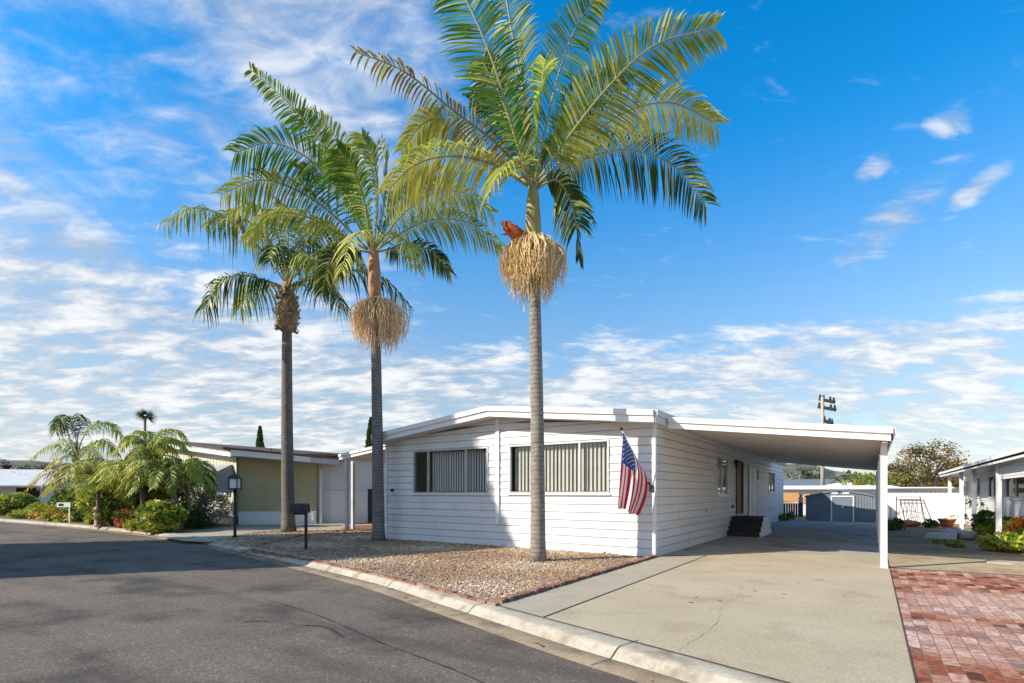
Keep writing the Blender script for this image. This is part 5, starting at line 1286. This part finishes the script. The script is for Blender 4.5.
p = gp(947,526.8); t = thing('terracotta_pot', 'wide terracotta pot at the end of the white fence', 'pot', p); MB().lathe([(.2,0),(.26,.18),(.32,.3),(.34,.3),(.34,.36),(.29,.36),(.27,.28)], n=16).build('bowl', M['terra'], t); mb = MB(); leaf_cloud(mb, (p.x+.15,p.y,PAD+.42), (.25,.25,.12), 60, .1, 5, 4); mb.build('seedlings', M['bush_y'], t, world=True)
p = gp(909,526.5); tag(MB().ico((p.x,p.y,PAD+.12),(.42,.3,.18),5,.2,sub=2,smooth=True).build('boulder', M['terra']), 'rusty red boulder at the foot of the trellis', 'rock')
p = gp(946,538.5); t = thing('slab_pile', 'low pile of pale grey slabs lying on the dirt yard', 'slabs', p, R(-12))
mb = MB(); mb.add([(-.55,-.25,0),(.3,-.25,0),(.3,.3,0),(-.55,.3,0),(-.5,-.22,.13),(.3,-.2,.2),(.3,.3,.22),(-.5,.28,.15)], [(3,2,1,0),(4,5,6,7),(0,1,5,4),(1,2,6,5),(2,3,7,6),(3,0,4,7)]); mb.build('slab', M['slab'], t)
mb = MB(); mb.add([(-.1,.1,.2),(1.0,.2,.1),(1.1,.7,.12),(0,.6,.25),(-.1,.1,.25),(1.0,.2,.16),(1.1,.7,.18),(0,.6,.3)], [(3,2,1,0),(4,5,6,7),(0,1,5,4),(1,2,6,5),(2,3,7,6),(3,0,4,7)]); mb.build('slab', M['slab'], t)
mb = MB(); mb.ico((.55,-.1,.12),(.2,.16,.14),5,.2,sub=2,smooth=True); mb.build('stone', M['stone4'], t)
def rb(u, v, rx, rz, n, size, ms, lab, sd, name='shrub'): return bush(name, lab, gp(u, v), (rx, rx, rz), n, size, None, sd, mats=ms)
rb(1004, 541, .6, .38, 1500, .13, [M['bush_g'], M['bush_y'], M['bush_d']], 'spreading green shrub behind the white porch post', 501)
rb(1016, 551, .75, .24, 1500, .12, [M['bush_y'], M['bush_g']], 'yellow-green ground shrub at the right edge of the yard', 502)
rb(987, 536, .4, .45, 800, .16, [M['bush_g'], M['bush_d']], 'dark green shrub left of the white porch post', 503)
rb(1020, 543, .4, .4, 800, .12, [M['bush_o'], M['bush_y']], 'orange and yellow shrub right of the white porch post', 504)
rb(893, 530, .4, .26, 500, .11, [M['bush_d'], M['bush_g']], 'low dark shrub beside the carport posts', 505)
rb(930, 527.5, .35, .18, 300, .1, [M['bush_d']], 'small dark plant under the trellis', 506)
rb(956, 547, .25, .08, 160, .09, [M['bush_g']], 'tiny green weed tuft on the bare dirt', 507, 'weeds')
rb(938, 543, .2, .06, 90, .08, [M['bush_g']], 'sparse weed beside the slab pile', 508, 'weeds')
p = gp(974,531); t = thing('sapling', 'thin sapling with dark leaves against the white wall', 'shrub', p)
mb = MB(); mb.tube([(0,0,0),(.05,0,.7),(-.03,.05,1.4)], [.03,.02,.01], 6); mb.build('stem', M['bark'], t); mb = MB(); leaf_cloud(mb, (0,0,.85), (.3,.3,.6), 170, .14, 5, 8, spread=.4); mb.build('foliage', M['bush_d'], t)
p = gp(1021,536); t = thing('glazed_pot', 'green glazed pot by the right wall', 'pot', p); MB().lathe([(.14,0),(.22,.15),(.26,.38),(.28,.42),(.2,.42)], n=14).build('bowl', M['green'], t)
# cut stone slab and weeds in the sunny strip
p = gp(1012,563.5); tag(MB().add([(p.x-.45,p.y-.25,PAD),(p.x+.4,p.y-.3,PAD),(p.x+.45,p.y+.3,PAD),(p.x-.4,p.y+.25,PAD),(p.x-.43,p.y-.23,PAD+.03),(p.x+.38,p.y-.28,PAD+.03),(p.x+.43,p.y+.28,PAD+.03),(p.x-.38,p.y+.23,PAD+.03)], [(3,2,1,0),(4,5,6,7),(0,1,5,4),(1,2,6,5),(2,3,7,6),(3,0,4,7)]).build('stepping_stone', M['kerb']), 'flat pale stepping stone in the sunny dirt above the bricks', 'stepping stone')

# ------------------------------------------------------------------ hills on the horizon
mb = MB(); rnd = random.Random(2); n = 90; prev = None
for i in range(n+1):
    az = R(-70+140*i/n); Yd = 320; x, y = cw(math.sin(az)*Yd, math.cos(az)*Yd); x2, y2 = cw(math.sin(az)*Yd*1.5, math.cos(az)*Yd*1.5); x0_, y0_ = cw(math.sin(az)*Yd*.7, math.cos(az)*Yd*.7)
    h = 10+5*math.sin(i*.23)+2.5*math.sin(i*.71+1)+rnd.uniform(-.6,.6)
    if i < 40: h += 8
    cur = [(x0_,y0_,-.1),(x,y,h),(x2,y2,h*.9),(x2*1.1,y2*1.1,-.1)]
    if prev: 
        for k in range(3): mb.quad(prev[k], cur[k], cur[k+1], prev[k+1])
    prev = cur
tag(mb.build('hills', M['hill']), kind='structure')
